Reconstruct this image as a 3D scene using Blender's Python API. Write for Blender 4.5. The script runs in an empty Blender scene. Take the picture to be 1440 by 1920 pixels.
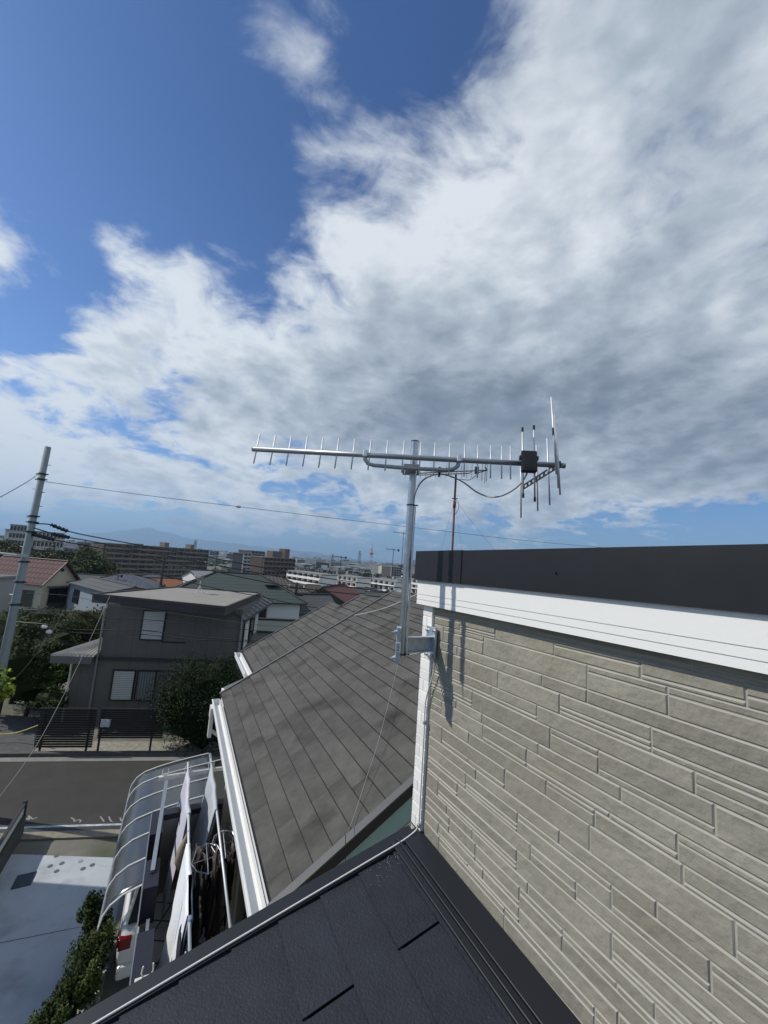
import bpy, bmesh, math, random
from mathutils import Vector, Matrix
V = Vector
random.seed(7)
sc = bpy.context.scene
COL = sc.collection
# ---------------------------------------------------------------- camera geometry (also used to read real places off the photo)
FPX = 721.0; PIT = math.radians(7.3); ROL = math.radians(4.2); EYE = V((0, 0, 8.0))
FW = V((0, math.cos(PIT), math.sin(PIT))); U0 = V((0, -math.sin(PIT), math.cos(PIT))); R0 = V((1, 0, 0))
IR = math.cos(ROL)*R0 + math.sin(ROL)*U0
IU = -math.sin(ROL)*R0 + math.cos(ROL)*U0
def ray(x, y): return FW + IR*((x-720)/FPX) + IU*((960-y)/FPX)
def atY(x, y, Y):
    d = ray(x, y); return EYE + d*(Y/d.y)
def atZ(x, y, z):
    d = ray(x, y); return EYE + d*((z-EYE.z)/d.z)
def onP(x, y, p, n):
    d = ray(x, y); return EYE + d*((p-EYE).dot(n)/d.dot(n))
def pixof(p):
    d = p-EYE; w = d.dot(FW)
    return 720+FPX*d.dot(IR)/w, 960-FPX*d.dot(IU)/w
cam = bpy.data.cameras.new('camera'); co = bpy.data.objects.new('camera', cam); COL.objects.link(co)
M = Matrix.Identity(4)
for i, c in enumerate((IR, IU, -FW)):
    for r in range(3): M[r][i] = c[r]
M.translation = EYE
co.matrix_world = M
cam.sensor_fit = 'HORIZONTAL'; cam.sensor_width = 36; cam.lens = 36*FPX/1440
cam.clip_start = 0.05; cam.clip_end = 60000
sc.camera = co
# ---------------------------------------------------------------- helpers
class MB:
    def __init__(s): s.v = []; s.f = []; s.t = []
    def face(s, pts, t=0.5):
        n = len(s.v); s.v += [V(p) for p in pts]; s.f.append(tuple(range(n, n+len(pts)))); s.t.append(t); return s
    def box(s, c, sz, ax=None, t=0.5):
        c = V(c); X, Y, Z = ax if ax else (V((1,0,0)), V((0,1,0)), V((0,0,1)))
        X = X*(sz[0]/2); Y = Y*(sz[1]/2); Z = Z*(sz[2]/2)
        n = len(s.v)
        s.v += [c-X-Y-Z, c+X-Y-Z, c+X+Y-Z, c-X+Y-Z, c-X-Y+Z, c+X-Y+Z, c+X+Y+Z, c-X+Y+Z]
        for q in ((0,3,2,1),(4,5,6,7),(0,1,5,4),(1,2,6,5),(2,3,7,6),(3,0,4,7)):
            s.f.append(tuple(n+i for i in q)); s.t.append(t)
        return s
    def span(s, a, b, t=0.5):
        a = V(a); b = V(b)
        return s.box((a+b)/2, (abs(b.x-a.x), abs(b.y-a.y), abs(b.z-a.z)), None, t)
    def prism(s, poly, vec, t=0.5):
        poly = [V(p) for p in poly]; vec = V(vec); n = len(s.v); k = len(poly)
        nn = V((0,0,0))
        for i in range(k): nn += poly[i].cross(poly[(i+1) % k])
        if nn.dot(vec) > 0: poly.reverse()
        s.v += poly + [p+vec for p in poly]
        s.f.append(tuple(range(n, n+k))); s.t.append(t)
        s.f.append(tuple(range(n+2*k-1, n+k-1, -1))); s.t.append(t)
        for i in range(k):
            j = (i+1) % k; s.f.append((n+j, n+i, n+k+i, n+k+j)); s.t.append(t)
        return s
    def plate(s, poly, th, t=0.5):
        poly = [V(p) for p in poly]; nn = V((0,0,0))
        for i in range(len(poly)): nn += (poly[i]-poly[0]).cross(poly[(i+1) % len(poly)]-poly[0])
        nn.normalize()
        if nn.z < 0: nn = -nn
        return s.prism(poly, -nn*th, t)
    def tube(s, pts, r, n=8, t=0.5, cap=True):
        pts = [V(p) for p in pts]; rs = r if isinstance(r, (list, tuple)) else [r]*len(pts)
        up = None; rings = []
        for i, p in enumerate(pts):
            d = (pts[min(i+1, len(pts)-1)]-pts[max(i-1, 0)]).normalized()
            if up is None:
                up = V((0,0,1)) if abs(d.z) < .9 else V((0,1,0))
            a = (up - d*up.dot(d)).normalized(); up = a; b = d.cross(a)
            k = len(s.v); rings.append(k)
            for j in range(n):
                w = 2*math.pi*j/n; s.v.append(p+(a*math.cos(w)+b*math.sin(w))*rs[i])
        for i in range(len(pts)-1):
            for j in range(n):
                q = (j+1) % n
                s.f.append((rings[i]+j, rings[i]+q, rings[i+1]+q, rings[i+1]+j)); s.t.append(t)
        if cap:
            s.f.append(tuple(rings[0]+j for j in reversed(range(n)))); s.t.append(t)
            s.f.append(tuple(rings[-1]+j for j in range(n))); s.t.append(t)
        return s
ROOT = {}
def build(name, mb, m, parent=None, world=True, smooth=False, bevel=0):
    """one mesh object; world=True: the points are world places and are moved into the thing's own frame"""
    vs = mb.v
    if parent is not None and world:
        inv = ROOT[parent.name].inverted(); vs = [inv @ v for v in vs]
    me = bpy.data.meshes.new(name); me.from_pydata(vs, [], mb.f)
    at = me.attributes.new('tint', 'FLOAT', 'FACE'); at.data.foreach_set('value', mb.t)
    me.materials.append(m)
    if smooth:
        bm_ = bmesh.new(); bm_.from_mesh(me); bmesh.ops.remove_doubles(bm_, verts=bm_.verts, dist=1e-5); bmesh.ops.recalc_face_normals(bm_, faces=bm_.faces); bm_.to_mesh(me); bm_.free()
        me.polygons.foreach_set('use_smooth', [True]*len(me.polygons))
    o = bpy.data.objects.new(name, me); COL.objects.link(o)
    if bevel:
        md = o.modifiers.new('b', 'BEVEL'); md.width = bevel; md.segments = 2; md.limit_method = 'ANGLE'
    if parent is not None:
        o.parent = parent; ROOT[o.name] = ROOT[parent.name]
    else: ROOT[o.name] = Matrix.Identity(4)
    return o
def tag(o, label=None, cat=None, group=None, kind=None):
    if label:
        o['label'] = label
        if len(label.split()) > 16: print('LONG', len(label.split()), label)
    if cat: o['category'] = cat
    if group: o['group'] = group
    if kind: o['kind'] = kind
    return o
def thing(name, label, cat, loc=(0,0,0), rz=0, group=None):
    o = bpy.data.objects.new(name, None); COL.objects.link(o); o.empty_display_size = .2
    o.location = loc; o.rotation_euler = (0, 0, rz)
    ROOT[o.name] = Matrix.Translation(V(loc)) @ Matrix.Rotation(rz, 4, 'Z')
    return tag(o, label, cat, group)
def struct(name, mb, m, smooth=False): return tag(build(name, mb, m, smooth=smooth), kind='structure')
def separate(names):
    """give each clearly separate piece of a part an object of its own"""
    for o in [q for q in bpy.data.objects if q.type == 'MESH' and q.name.split('.')[0] in names and q.parent]:
        me = o.data; n = len(me.vertices); par = list(range(n))
        def find(a):
            while par[a] != a: par[a] = par[par[a]]; a = par[a]
            return a
        for p in me.polygons:
            vs = list(p.vertices)
            for v in vs[1:]:
                a, b = find(vs[0]), find(v)
                if a != b: par[a] = b
        comp = {}
        for i in range(n): comp.setdefault(find(i), []).append(i)
        bb = []
        for k, vs in comp.items():
            cs = [me.vertices[i].co for i in vs]; bb.append([[k], [min(c[j] for c in cs)-.012 for j in range(3)], [max(c[j] for c in cs)+.012 for j in range(3)]])
        ch = True
        while ch:
            ch = False
            for i in range(len(bb)):
                for j in range(i+1, len(bb)):
                    if all(bb[i][1][q] <= bb[j][2][q] and bb[j][1][q] <= bb[i][2][q] for q in range(3)):
                        bb[i] = [bb[i][0]+bb[j][0], [min(bb[i][1][q], bb[j][1][q]) for q in range(3)], [max(bb[i][2][q], bb[j][2][q]) for q in range(3)]]; bb.pop(j); ch = True; break
                if ch: break
        if len(bb) < 2: continue
        tv = [d.value for d in me.attributes['tint'].data]; sm = me.polygons[0].use_smooth
        for gi, g in enumerate(bb):
            ks = set(g[0]); idx = [i for i in range(n) if find(i) in ks]; mp = {v: q for q, v in enumerate(idx)}
            fs = [(tuple(mp[v] for v in p.vertices), tv[p.index]) for p in me.polygons if find(p.vertices[0]) in ks]
            m2 = bpy.data.meshes.new(me.name); m2.from_pydata([me.vertices[i].co for i in idx], [], [f for f, _ in fs])
            at = m2.attributes.new('tint', 'FLOAT', 'FACE'); at.data.foreach_set('value', [t for _, t in fs]); m2.materials.append(me.materials[0])
            if sm: m2.polygons.foreach_set('use_smooth', [True]*len(fs))
            if gi == 0: first_ = m2; c = o
            else: c = o.copy(); COL.objects.link(c); c.parent = o.parent
            c.data = m2
def kids(o): return [c for c in bpy.data.objects if c.parent == o]
def copy_tree(o, parent=None, ch=None):
    c = o.copy(); COL.objects.link(c); c.parent = parent
    for k in (kids(o)): copy_tree(k, c)
    return c
# ---------------------------------------------------------------- materials
MATS = {}
def mat(name, col, rough=.6, metal=0, var=0.0, vs=4, bump=0, bs=40, tint=0, spec=.5, stain=None, alpha=1, trans=0, bd=.01, vscale=(1,1,1)):
    if name in MATS: return MATS[name]
    m = bpy.data.materials.new(name); m.use_nodes = True; nt = m.node_tree; N = nt.nodes; L = nt.links
    b = N['Principled BSDF']; b.inputs['Roughness'].default_value = rough; b.inputs['Metallic'].default_value = metal
    b.inputs['Specular IOR Level'].default_value = spec
    b.inputs['Alpha'].default_value = alpha
    if trans: b.inputs['Transmission Weight'].default_value = trans
    rgb = N.new('ShaderNodeRGB'); rgb.outputs[0].default_value = (*col, 1); cur = rgb.outputs[0]
    tc = N.new('ShaderNodeTexCoord'); mp = N.new('ShaderNodeMapping'); mp.inputs['Scale'].default_value = vscale
    L.new(tc.outputs['Object'], mp.inputs[0])
    def mul(fac_out, lo, hi):
        nonlocal cur
        r = N.new('ShaderNodeMapRange'); r.inputs['To Min'].default_value = lo; r.inputs['To Max'].default_value = hi
        r.inputs['From Min'].default_value = .25 if fac_out.node.type == 'TEX_NOISE' else 0; r.inputs['From Max'].default_value = .75 if fac_out.node.type == 'TEX_NOISE' else 1
        L.new(fac_out, r.inputs[0])
        x = N.new('ShaderNodeVectorMath'); x.operation = 'SCALE'; L.new(cur, x.inputs[0]); L.new(r.outputs[0], x.inputs['Scale']); cur = x.outputs[0]
    if var:
        n = N.new('ShaderNodeTexNoise'); n.inputs['Scale'].default_value = vs; n.inputs['Detail'].default_value = 8; n.inputs['Roughness'].default_value = .65
        L.new(mp.outputs[0], n.inputs['Vector']); mul(n.outputs[0], 1-var, 1+var)
    if tint:
        a = N.new('ShaderNodeAttribute'); a.attribute_name = 'tint'; mul(a.outputs['Fac'], 1-tint, 1+tint)
    if stain:
        scol, ss, lo, hi = stain
        n = N.new('ShaderNodeTexNoise'); n.inputs['Scale'].default_value = ss; n.inputs['Detail'].default_value = 6
        L.new(mp.outputs[0], n.inputs['Vector'])
        r = N.new('ShaderNodeMapRange'); r.inputs['From Min'].default_value = lo; r.inputs['From Max'].default_value = hi; L.new(n.outputs[0], r.inputs[0])
        x = N.new('ShaderNodeMix'); x.data_type = 'RGBA'; L.new(r.outputs[0], x.inputs[0]); L.new(cur, x.inputs[6]); x.inputs[7].default_value = (*scol, 1); cur = x.outputs[2]
    L.new(cur, b.inputs['Base Color'])
    if bump:
        n = N.new('ShaderNodeTexNoise'); n.inputs['Scale'].default_value = bs; n.inputs['Detail'].default_value = 6; L.new(tc.outputs['Object'], n.inputs['Vector'])
        bu = N.new('ShaderNodeBump'); bu.inputs['Strength'].default_value = bump; bu.inputs['Distance'].default_value = bd; L.new(n.outputs[0], bu.inputs['Height']); L.new(bu.outputs[0], b.inputs['Normal'])
    MATS[name] = m; return m
def stripes(name, c1, c2, scale, axis=2, rough=.6, w=.12, bump=.0, metal=0, var=.12):
    """flat colour with thin lines of c2 every 1/scale m along an axis (board and tile joints)"""
    if name in MATS: return MATS[name]
    m = mat(name, c1, rough, metal, var=var, vs=3); N = m.node_tree.nodes; L = m.node_tree.links; b = N['Principled BSDF']
    cur = b.inputs['Base Color'].links[0].from_socket
    tc = N.new('ShaderNodeTexCoord'); sp = N.new('ShaderNodeSeparateXYZ'); L.new(tc.outputs['Object'], sp.inputs[0])
    axes = axis if isinstance(axis, (list, tuple)) else [(axis, scale, w)]
    prev = None
    for ax, scl, ww in axes:
        mu = N.new('ShaderNodeMath'); mu.operation = 'MULTIPLY'; mu.inputs[1].default_value = scl; L.new(sp.outputs[ax], mu.inputs[0])
        fr = N.new('ShaderNodeMath'); fr.operation = 'FRACT'; L.new(mu.outputs[0], fr.inputs[0])
        lt = N.new('ShaderNodeMath'); lt.operation = 'LESS_THAN'; lt.inputs[1].default_value = ww; L.new(fr.outputs[0], lt.inputs[0])
        if prev is None: prev = lt.outputs[0]
        else:
            mx = N.new('ShaderNodeMath'); mx.operation = 'MAXIMUM'; L.new(prev, mx.inputs[0]); L.new(lt.outputs[0], mx.inputs[1]); prev = mx.outputs[0]
    x = N.new('ShaderNodeMix'); x.data_type = 'RGBA'; L.new(prev, x.inputs[0]); L.new(cur, x.inputs[6]); x.inputs[7].default_value = (*c2, 1)
    L.new(x.outputs[2], b.inputs['Base Color'])
    if bump:
        bu = N.new('ShaderNodeBump'); bu.inputs['Strength'].default_value = bump; bu.inputs['Distance'].default_value = .01; bu.invert = True
        L.new(prev, bu.inputs['Height']); L.new(bu.outputs[0], b.inputs['Normal'])
    return m
def add_patch(m, col, scale, lo, hi):
    N = m.node_tree.nodes; L = m.node_tree.links; b = N['Principled BSDF']; cur = b.inputs['Base Color'].links[0].from_socket
    tc = N.new('ShaderNodeTexCoord'); n = N.new('ShaderNodeTexNoise'); n.inputs['Scale'].default_value = scale; n.inputs['Detail'].default_value = 9; n.inputs['Roughness'].default_value = .7
    mp = N.new('ShaderNodeMapping'); mp.inputs['Location'].default_value = (7.3,2.1,5.5); L.new(tc.outputs['Object'], mp.inputs[0]); L.new(mp.outputs[0], n.inputs['Vector'])
    r = N.new('ShaderNodeMapRange'); r.inputs['From Min'].default_value = lo; r.inputs['From Max'].default_value = hi; L.new(n.outputs[0], r.inputs[0])
    x = N.new('ShaderNodeMix'); x.data_type = 'RGBA'; L.new(r.outputs[0], x.inputs[0]); L.new(cur, x.inputs[6]); x.inputs[7].default_value = (*col, 1); L.new(x.outputs[2], b.inputs['Base Color'])
siding = mat('stone_siding', (.272,.256,.204), .8, var=.16, vs=7, bump=.9, bs=34, tint=.13, bd=.007, spec=.35, stain=((.23,.205,.16), 3.6, .50, .85))
add_patch(siding, (.215,.215,.205), 5.5, .56, .78)
groove = mat('siding_groove', (.36,.35,.31), .85)
quoin = mat('white_quoin', (.80,.79,.75), .6, var=.05, vs=6, bump=.3, bs=50, tint=.09, bd=.003)
fasciaw = mat('white_fascia', (.84,.835,.80), .5, bump=.25, bs=160, bd=.0012)
blackm = mat('black_coated_metal', (.0145,.0158,.019), .44, spec=.35, var=.22, vs=4, bump=.3, bs=3.2, bd=.012)
blackm2 = mat('black_flashing', (.012,.014,.018), .45, spec=.3, var=.1, vs=3, bump=.06, bs=5, bd=.004)
slate = mat('dark_slate', (.0165,.0198,.0285), .66, var=.25, vs=9, bump=.9, bs=110, tint=.14, bd=.004, spec=.28)
def add_specks(m, scale=55, thr=.055, col=(.5,.5,.5)):
    N = m.node_tree.nodes; L = m.node_tree.links; b = N['Principled BSDF']; cur = b.inputs['Base Color'].links[0].from_socket
    tc = N.new('ShaderNodeTexCoord'); vo = N.new('ShaderNodeTexVoronoi'); vo.inputs['Scale'].default_value = scale; L.new(tc.outputs['Object'], vo.inputs['Vector'])
    lt = N.new('ShaderNodeMath'); lt.operation = 'LESS_THAN'; lt.inputs[1].default_value = thr; L.new(vo.outputs['Distance'], lt.inputs[0])
    x = N.new('ShaderNodeMix'); x.data_type = 'RGBA'; L.new(lt.outputs[0], x.inputs[0]); L.new(cur, x.inputs[6]); x.inputs[7].default_value = (*col, 1); L.new(x.outputs[2], b.inputs['Base Color'])
add_specks(slate, 30, .035, (.12,.12,.13))
shingle = mat('asphalt_shingle', (.099,.0965,.089), .95, var=.22, vs=5.0, bump=.8, bs=130, tint=.44, bd=.006, spec=.15, stain=((.034,.033,.031), 2.3, .55, .80), vscale=(1,1,1))
shdark = mat('roof_underlay', (.014,.014,.014), .9)
verge = mat('dark_verge_metal', (.085,.085,.085), .5, var=.1)
vergek = mat('black_verge_face', (.018,.018,.02), .5, var=.1)
teal = mat('teal_painted_wall', (.30,.47,.48), .7, var=.1, vs=4, stain=((.2,.3,.31), 9, .62, .74))
beige = mat('beige_render', (.66,.62,.5), .8, var=.12, vs=6, bump=.3, bs=50)
whitep = mat('white_paint', (.76,.76,.74), .45, var=.05, vs=5)
whitedirty = mat('old_white_plastic', (.62,.62,.58), .5, var=.12, vs=8)
alu = mat('aluminium', (.62,.64,.66), .5, metal=.45)
alug = mat('grey_aluminium', (.36,.38,.40), .42, metal=.6, var=.08)
galv = mat('galvanised_steel', (.46,.49,.51), .36, metal=1, var=.22, vs=30)
galvb = mat('galvanised_spangle', (.50,.56,.62), .45, metal=.7, var=.3, vs=45)
blackp = mat('black_plastic', (.012,.012,.013), .42)
rubber = mat('black_rubber', (.015,.015,.015), .6)
cablew = mat('white_cable', (.62,.61,.58), .5)
cableg = mat('grey_coax_cable', (.30,.30,.30), .45)
cablek = mat('black_cable', (.012,.013,.015), .6)
rust = mat('rusty_steel', (.13,.055,.04), .75, var=.3, vs=14)
conc = mat('concrete', (.33,.33,.32), .85, var=.12, vs=2.5, bump=.3, bs=60)
asph = mat('asphalt', (.036,.035,.032), .9, var=.22, vs=1.6, bump=.6, bs=140, bd=.006)
slab = mat('parking_concrete', (.40,.43,.46), .75, var=.10, vs=1.4, bump=.2, bs=70, stain=((.24,.26,.285), 1.3, .50, .72))
purple = mat('dark_balcony_panel', (.020,.021,.034), .45, spec=.3, var=.08)
glassd = mat('dark_window_glass', (.02,.023,.028), .08, spec=.8)
curtain = mat('grey_curtain', (.25,.27,.30), .8, var=.1)
cloth_w = mat('white_bed_sheet', (.78,.80,.83), .85, bump=.5, bs=28, bd=.01)
add_specks(cloth_w, 26, .09, (.55,.57,.60))
cloth_l = mat('lavender_sheet', (.55,.55,.62), .85, bump=.3, bs=20)
cloth_g = mat('pale_grey_towel', (.46,.50,.54), .9, bump=.4, bs=40)
HAZE = 1.3e-4; SUN = 4.0; CLOUD = 9.3; SKYT = (.36,.58,.92); EXPO = 0.0
# ================================================================ frames of the two houses
TH = math.radians(26.7)
DW = V((-math.sin(TH), math.cos(TH), 0)); DP = V((math.cos(TH), math.sin(TH), 0)); UZ = V((0,0,1))
C0 = atY(797, 1141, 2.2); C0 = V((C0.x, C0.y, 0))
def OA(a, b, z): return C0 + DW*a + DP*b + UZ*z
AX = (DW, DP, UZ)
SHEAR = .022      # the courses and boards rise a little towards the street side
def OAs(a, b, z): return OA(a, b, z-SHEAR*a)
AXS = (DW-UZ*SHEAR, DP, UZ)
def sbx(mb, a0, a1, b0, b1, z0, z1, t=.5):
    return mb.box(OAs((a0+a1)/2, (b0+b1)/2, (z0+z1)/2), (abs(a1-a0), abs(b1-b0), abs(z1-z0)), AXS, t)
def obox(mb, a0, a1, b0, b1, z0, z1, F=OA, t=.5):
    return mb.box(F((a0+a1)/2, (b0+b1)/2, (z0+z1)/2), (abs(a1-a0), abs(b1-b0), abs(z1-z0)), AX, t)
# ---------------------------------------------------------------- our house
house = thing('house', 'house at right with grey stone siding, white fascia, black parapet and a dark slate roof', 'house', tuple(OA(0,0,0)))
w = MB(); obox(w, -6, -.004, .012, 5, 0, 7.75); obox(w, -6, -.12, -2.6, .012, 0, 5.9); build('house_wall', w, groove, house)
w = MB(); we = MB(); rnd = random.Random(11)
z = 6.30; bands = [.066, .040, .074, .056, .070, .044, .078, .052]
bi = 0
while z < 7.785:
    h = bands[bi % 8]; bi += 1
    a = -.096 - rnd.random()*.2
    a0 = -.096; first = True
    while a0 > -5.6:
        L = rnd.choice([.18, .24, .30, .36, .42, .5]) * (rnd.random()*.6+.3 if first else 1); first = False
        a1 = a0 - L
        r = rnd.random()
        if r < .36 or h < .046: cuts = [0, 1]
        elif r < .60: cuts = [0, .26, 1]
        elif r < .80: cuts = [0, .72, 1]
        elif r < .9: cuts = [0, .5, 1]
        else: cuts = [0, .2, .42, 1]
        for c0, c1 in zip(cuts, cuts[1:]):
            segs = [(a0, a1)]
            if L > .4 and rnd.random() < .3 and c1-c0 < .8:
                mid = a0 - L*rnd.uniform(.3, .7); segs = [(a0, mid), (mid, a1)]
            for s0, s1 in segs:
                g = .0012; i = .0034; d = .0032+rnd.random()*.0018; t = rnd.random()
                za, zb = z+h*c0+g, z+h*c1-g; aa, ab_ = s0-g, s1+g
                p0 = [OAs(aa,.004,za), OAs(ab_,.004,za), OAs(ab_,.004,zb), OAs(aa,.004,zb)]
                j = lambda: rnd.uniform(-.0012, .0012)
                p1 = [OAs(aa-i+j(),.004-d,za+i+j()), OAs(ab_+i+j(),.004-d,za+i+j()), OAs(ab_+i+j(),.004-d,zb-i+j()), OAs(aa-i+j(),.004-d,zb-i+j())]
                w.face(p1[::-1], t)
                for k in range(4):
                    q = (k+1) % 4; we.face([p0[q], p0[k], p1[k], p1[q]], t)
        a0 = a1
    z += h
# plain panel behind the blocks gives them their joints
obox(we, -5.6, -.086, .004, .010, 6.2, 7.80, t=.2)
ss_ = build('stone_siding', w, siding, house); build('siding_joints', we, mat('pale_siding_edge', (.345,.33,.28), .8, var=.12, vs=9), ss_)
w = MB(); z = 6.56; k = 0
while z < 7.79:
    h = .058 if k % 3 else .05
    if k % 3 == 2:
        obox(w, -.002, -.040, -.012, .05, z, z+h-.004, t=rnd.random()); obox(w, -.043, -.090, -.012, .03, z, z+h-.004, t=rnd.random())
    else: obox(w, -.002, -.090, -.012, .05, z, z+h-.004, t=rnd.random())
    z += h; k += 1
obox(w, -.004, -.089, -.009, .045, 6.55, 7.79, t=.0)
build('corner_trim', w, quoin, house, bevel=.0015)
w = MB(); sbx(w, -6, .022, -.045, 5, 7.835, 7.918); sbx(w, -6, .022, -.0445, 5, 7.8075, 7.8328); sbx(w, -6, .022, -.044, 5, 7.781, 7.805); sbx(w, -5.99, .014, -.038, 4.9, 7.785, 7.91)
build('fascia', w, fasciaw, house)
a_j = onP(862, 1060, OA(0,-.06,0), DP); a_j = (a_j-C0).dot(DW)
w = MB(); sbx(w, a_j-.012, .034, -.062, 5, 7.912, 8.072); w.tube([OA(-.9,-.0655,8.005), OA(-.9,-.060,8.005)], .0035)
sbx(w, -6, a_j, -.0585, 4.99, 7.912, 8.0705); build('parapet_cap', w, blackm, house)
# slate roof
SL = math.radians(13.5); US = DP*math.cos(SL)+UZ*math.sin(SL); NS = -DP*math.sin(SL)+UZ*math.cos(SL)
RB = OA(-.086, 0, 6.656)
def RP(a, u, h=0): return RB + DW*a + US*u + NS*h
w = MB(); w.prism([RP(.0,0,-.014), RP(-6,0,-.014), RP(-6,-3.0,-.014), RP(.0,-3.0,-.014)], -NS*.1, .0)
build('roof_deck', w, shdark, house)
w = MB(); row = 0; u1 = 0.0
edges = [0.0] + [-.175-.182*i for i in range(16)]
for row in range(16):
    u1, u0 = edges[row], edges[row+1]
    off = -.392 if row % 2 == 1 else -.392-.455
    js = [0.0] + [off-.91*i for i in range(8) if off-.91*i < -.02]
    for s0, s1 in zip(js, js[1:]):
        t = rnd.random(); g = .0055
        a0, a1 = s0-(g if s0 < -.01 else 0), s1+g
        # lower edge lies on the course below, so it stands a little higher
        top = [RP(a0,u0+.001,.0085), RP(a1,u0+.001,.0085), RP(a1,u1+.02,.001), RP(a0,u1+.02,.001)]
        w.prism(top, -NS*.0055, t)
build('roof_slates', w, slate, house)
w = MB(); # wall flashing with its folded channel
def rbox(a0, a1, u0, u1, h0, h1, mb):
    return mb.box(RP((a0+a1)/2, (u0+u1)/2, (h0+h1)/2), (abs(a1-a0), abs(u1-u0), abs(h1-h0)), (DW, US, NS))
rbox(-1.3, .035, -.098, .0, .004, .020, w); rbox(-6, -1.302, -.0985, .0, .004, .0185, w)
rbox(-6, .03, -.128, -.118, .002, .026, w); rbox(-6, .03, -.118, -.098, .002, .012, w); rbox(-6, .03, -.158, -.128, .002, .0205, w)
obox(w, -6, .0, -.012, .0, 6.62, 6.672)
build('wall_flashing', w, blackm2, house, bevel=.003)
w = MB(); rbox(.0, .075, -3.0, -.03, -.004, .014, w); rbox(.068, .0755, -3.0, -.03, -.09, .012, w); rbox(-.012, .004, -3.0, -.1, .0, .017, w)
build('verge_flashing', w, blackm2, house, bevel=.002)
w = MB()  # sawdust and crumbs of sealant left on the slates
for i in range(60):
    a = -.02-abs(rnd.gauss(0,.05)); u = -.14-abs(rnd.gauss(0,.09))
    s = rnd.uniform(.0005,.0012)
    w.box(RP(a,u,.012), (s*rnd.uniform(1,2.5), s, s), (DW, US, NS), 1)
tag(build('crumbs', w, whitedirty, house), kind='stuff')
# ---------------------------------------------------------------- wall bracket, mast, yagi antenna
BK = onP(812, 1205, OA(0,-.008,0), DP); ba = (BK-C0).dot(DW); bz = BK.z
bracket = thing('wall_bracket', 'galvanised steel arm bracket bolted to the white corner trim, holding the antenna mast', 'bracket', tuple(OA(ba,-.015,bz)))
w = MB(); obox(w, ba-.038, ba+.045, -.024, -.012, bz-.075, bz+.082); build('wall_plate', w, galvb, bracket, bevel=.002)
w = MB(); obox(w, ba-.002, ba+.002, -.185, -.024, bz-.038, bz+.034); obox(w, ba-.028, ba-.002, -.19, -.024, bz+.032, bz+.036); obox(w, ba-.028, ba-.002, -.19, -.024, bz-.040, bz-.036)
build('arm', w, galvb, bracket, bevel=.001)
w = MB()
for da, dz in ((-.028,.066),(.034,.06),(-.028,-.06),(.034,-.064)): w.tube([OA(ba+da,-.024,bz+dz), OA(ba+da,-.034,bz+dz)], .006, 6)
build('screw', w, galv, bracket)
mx = ba-.012; mb_ = -.205
top = onP(773.5, 828, OA(mx, mb_, 0), V((0,1,0))); 
def MA(z): return OA(mx, mb_, z)
ztop = atY(774, 828, MA(0).y).z; zbot = atY(749, 1231, MA(0).y).z
mast = thing('antenna_mast', 'shiny grey steel pole held by the wall bracket, carrying the large antenna', 'mast', tuple(MA(zbot)))
w = MB(); w.tube([MA(zbot), MA(ztop)], .0195, 20, cap=False); build('pole', w, galv, mast, smooth=True)
w = MB(); w.tube([MA(ztop-.001), MA(ztop+.004)], .0205, 20); build('cap', w, blackp, mast)
w = MB()
for zz in (bz+.062, bz-.062):
    w.tube([MA(zz)+DP*.0-V((.0,0,0)), MA(zz)-V((.045,.01,0))], .004, 6); w.tube([MA(zz)-V((.028,.006,0)), MA(zz)-V((.036,.008,0))], .009, 6)
    w.tube([MA(zz)-V((.02,.02,0)), MA(zz)-V((.055,.03,0))], .004, 6); w.tube([MA(zz)-V((.036,.024,0)), MA(zz)-V((.043,.026,0))], .009, 6)
w.box(MA(bz)-V((.019,.006,0)), (.022,.045,.17)); build('clamp', w, galvb, bracket, bevel=.002)
w = MB(); w.box(MA(bz-.01)-V((.020,.0305,0)), (.026,.003,.045)); build('sticker', w, whitep, bracket)
w = MB()
for i in range(5): w.box(MA(bz-.01)-V((.020,.0325,.015-i*.007)), (.014-.003*(i%2),.0008,.003))
build('sticker_print', w, blackp, bracket)
w = MB()
for zz, rr in ((atY(768,947,MA(0).y).z, .0235), (bz-.045, .026)):
    w.tube([MA(zz-.003), MA(zz+.003)], rr, 16); w.box(MA(zz)+V((rr+.006,-.005,0)), (.016,.008,.006))
build('cable_tie', w, blackp, mast)
# antenna
YM = MA(0).y
Pl_ = atY(475, 842, YM+.04-.045); Pr_ = atY(1057, 873, YM-.09-.045)
ED = (FW + IR*((957-720)/FPX) + IU*((960+1370)/FPX)).normalized()
BD = (Pr_-Pl_).normalized()
def bpt(px):   # point of the boom seen at picture column px
    lo, hi = 0.0, 1.0
    for _ in range(40):
        m = (lo+hi)/2
        if pixof(Pl_.lerp(Pr_, m))[0] < px: lo = m
        else: hi = m
    return Pl_.lerp(Pr_, lo)
def tfor(P, D, y):  # distance along D from P to reach picture row y
    lo, hi = -.8, .8
    for _ in range(40):
        m = (lo+hi)/2
        if pixof(P+D*m)[1] > y: lo = m
        else: hi = m
    return lo
yagi = thing('yagi_antenna', 'large silver antenna with upright rods and black box, on the mast by the wall', 'antenna', tuple(bpt(765)))
w = MB(); w.tube([Pl_, Pr_], .0135, 18); build('boom', w, alug, yagi, smooth=True)
w = MB(); w.tube([Pl_-BD*.001, Pl_-BD*.004], .0138, 14); w.tube([Pr_, Pr_+BD*.006], .0145, 14); build('end_cap', w, mat('clear_grey_plastic', (.4,.42,.43), .5), yagi)
ND = BD.cross(ED).normalized()
if ND.y < 0: ND = -ND     # pointing away from the camera
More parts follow.
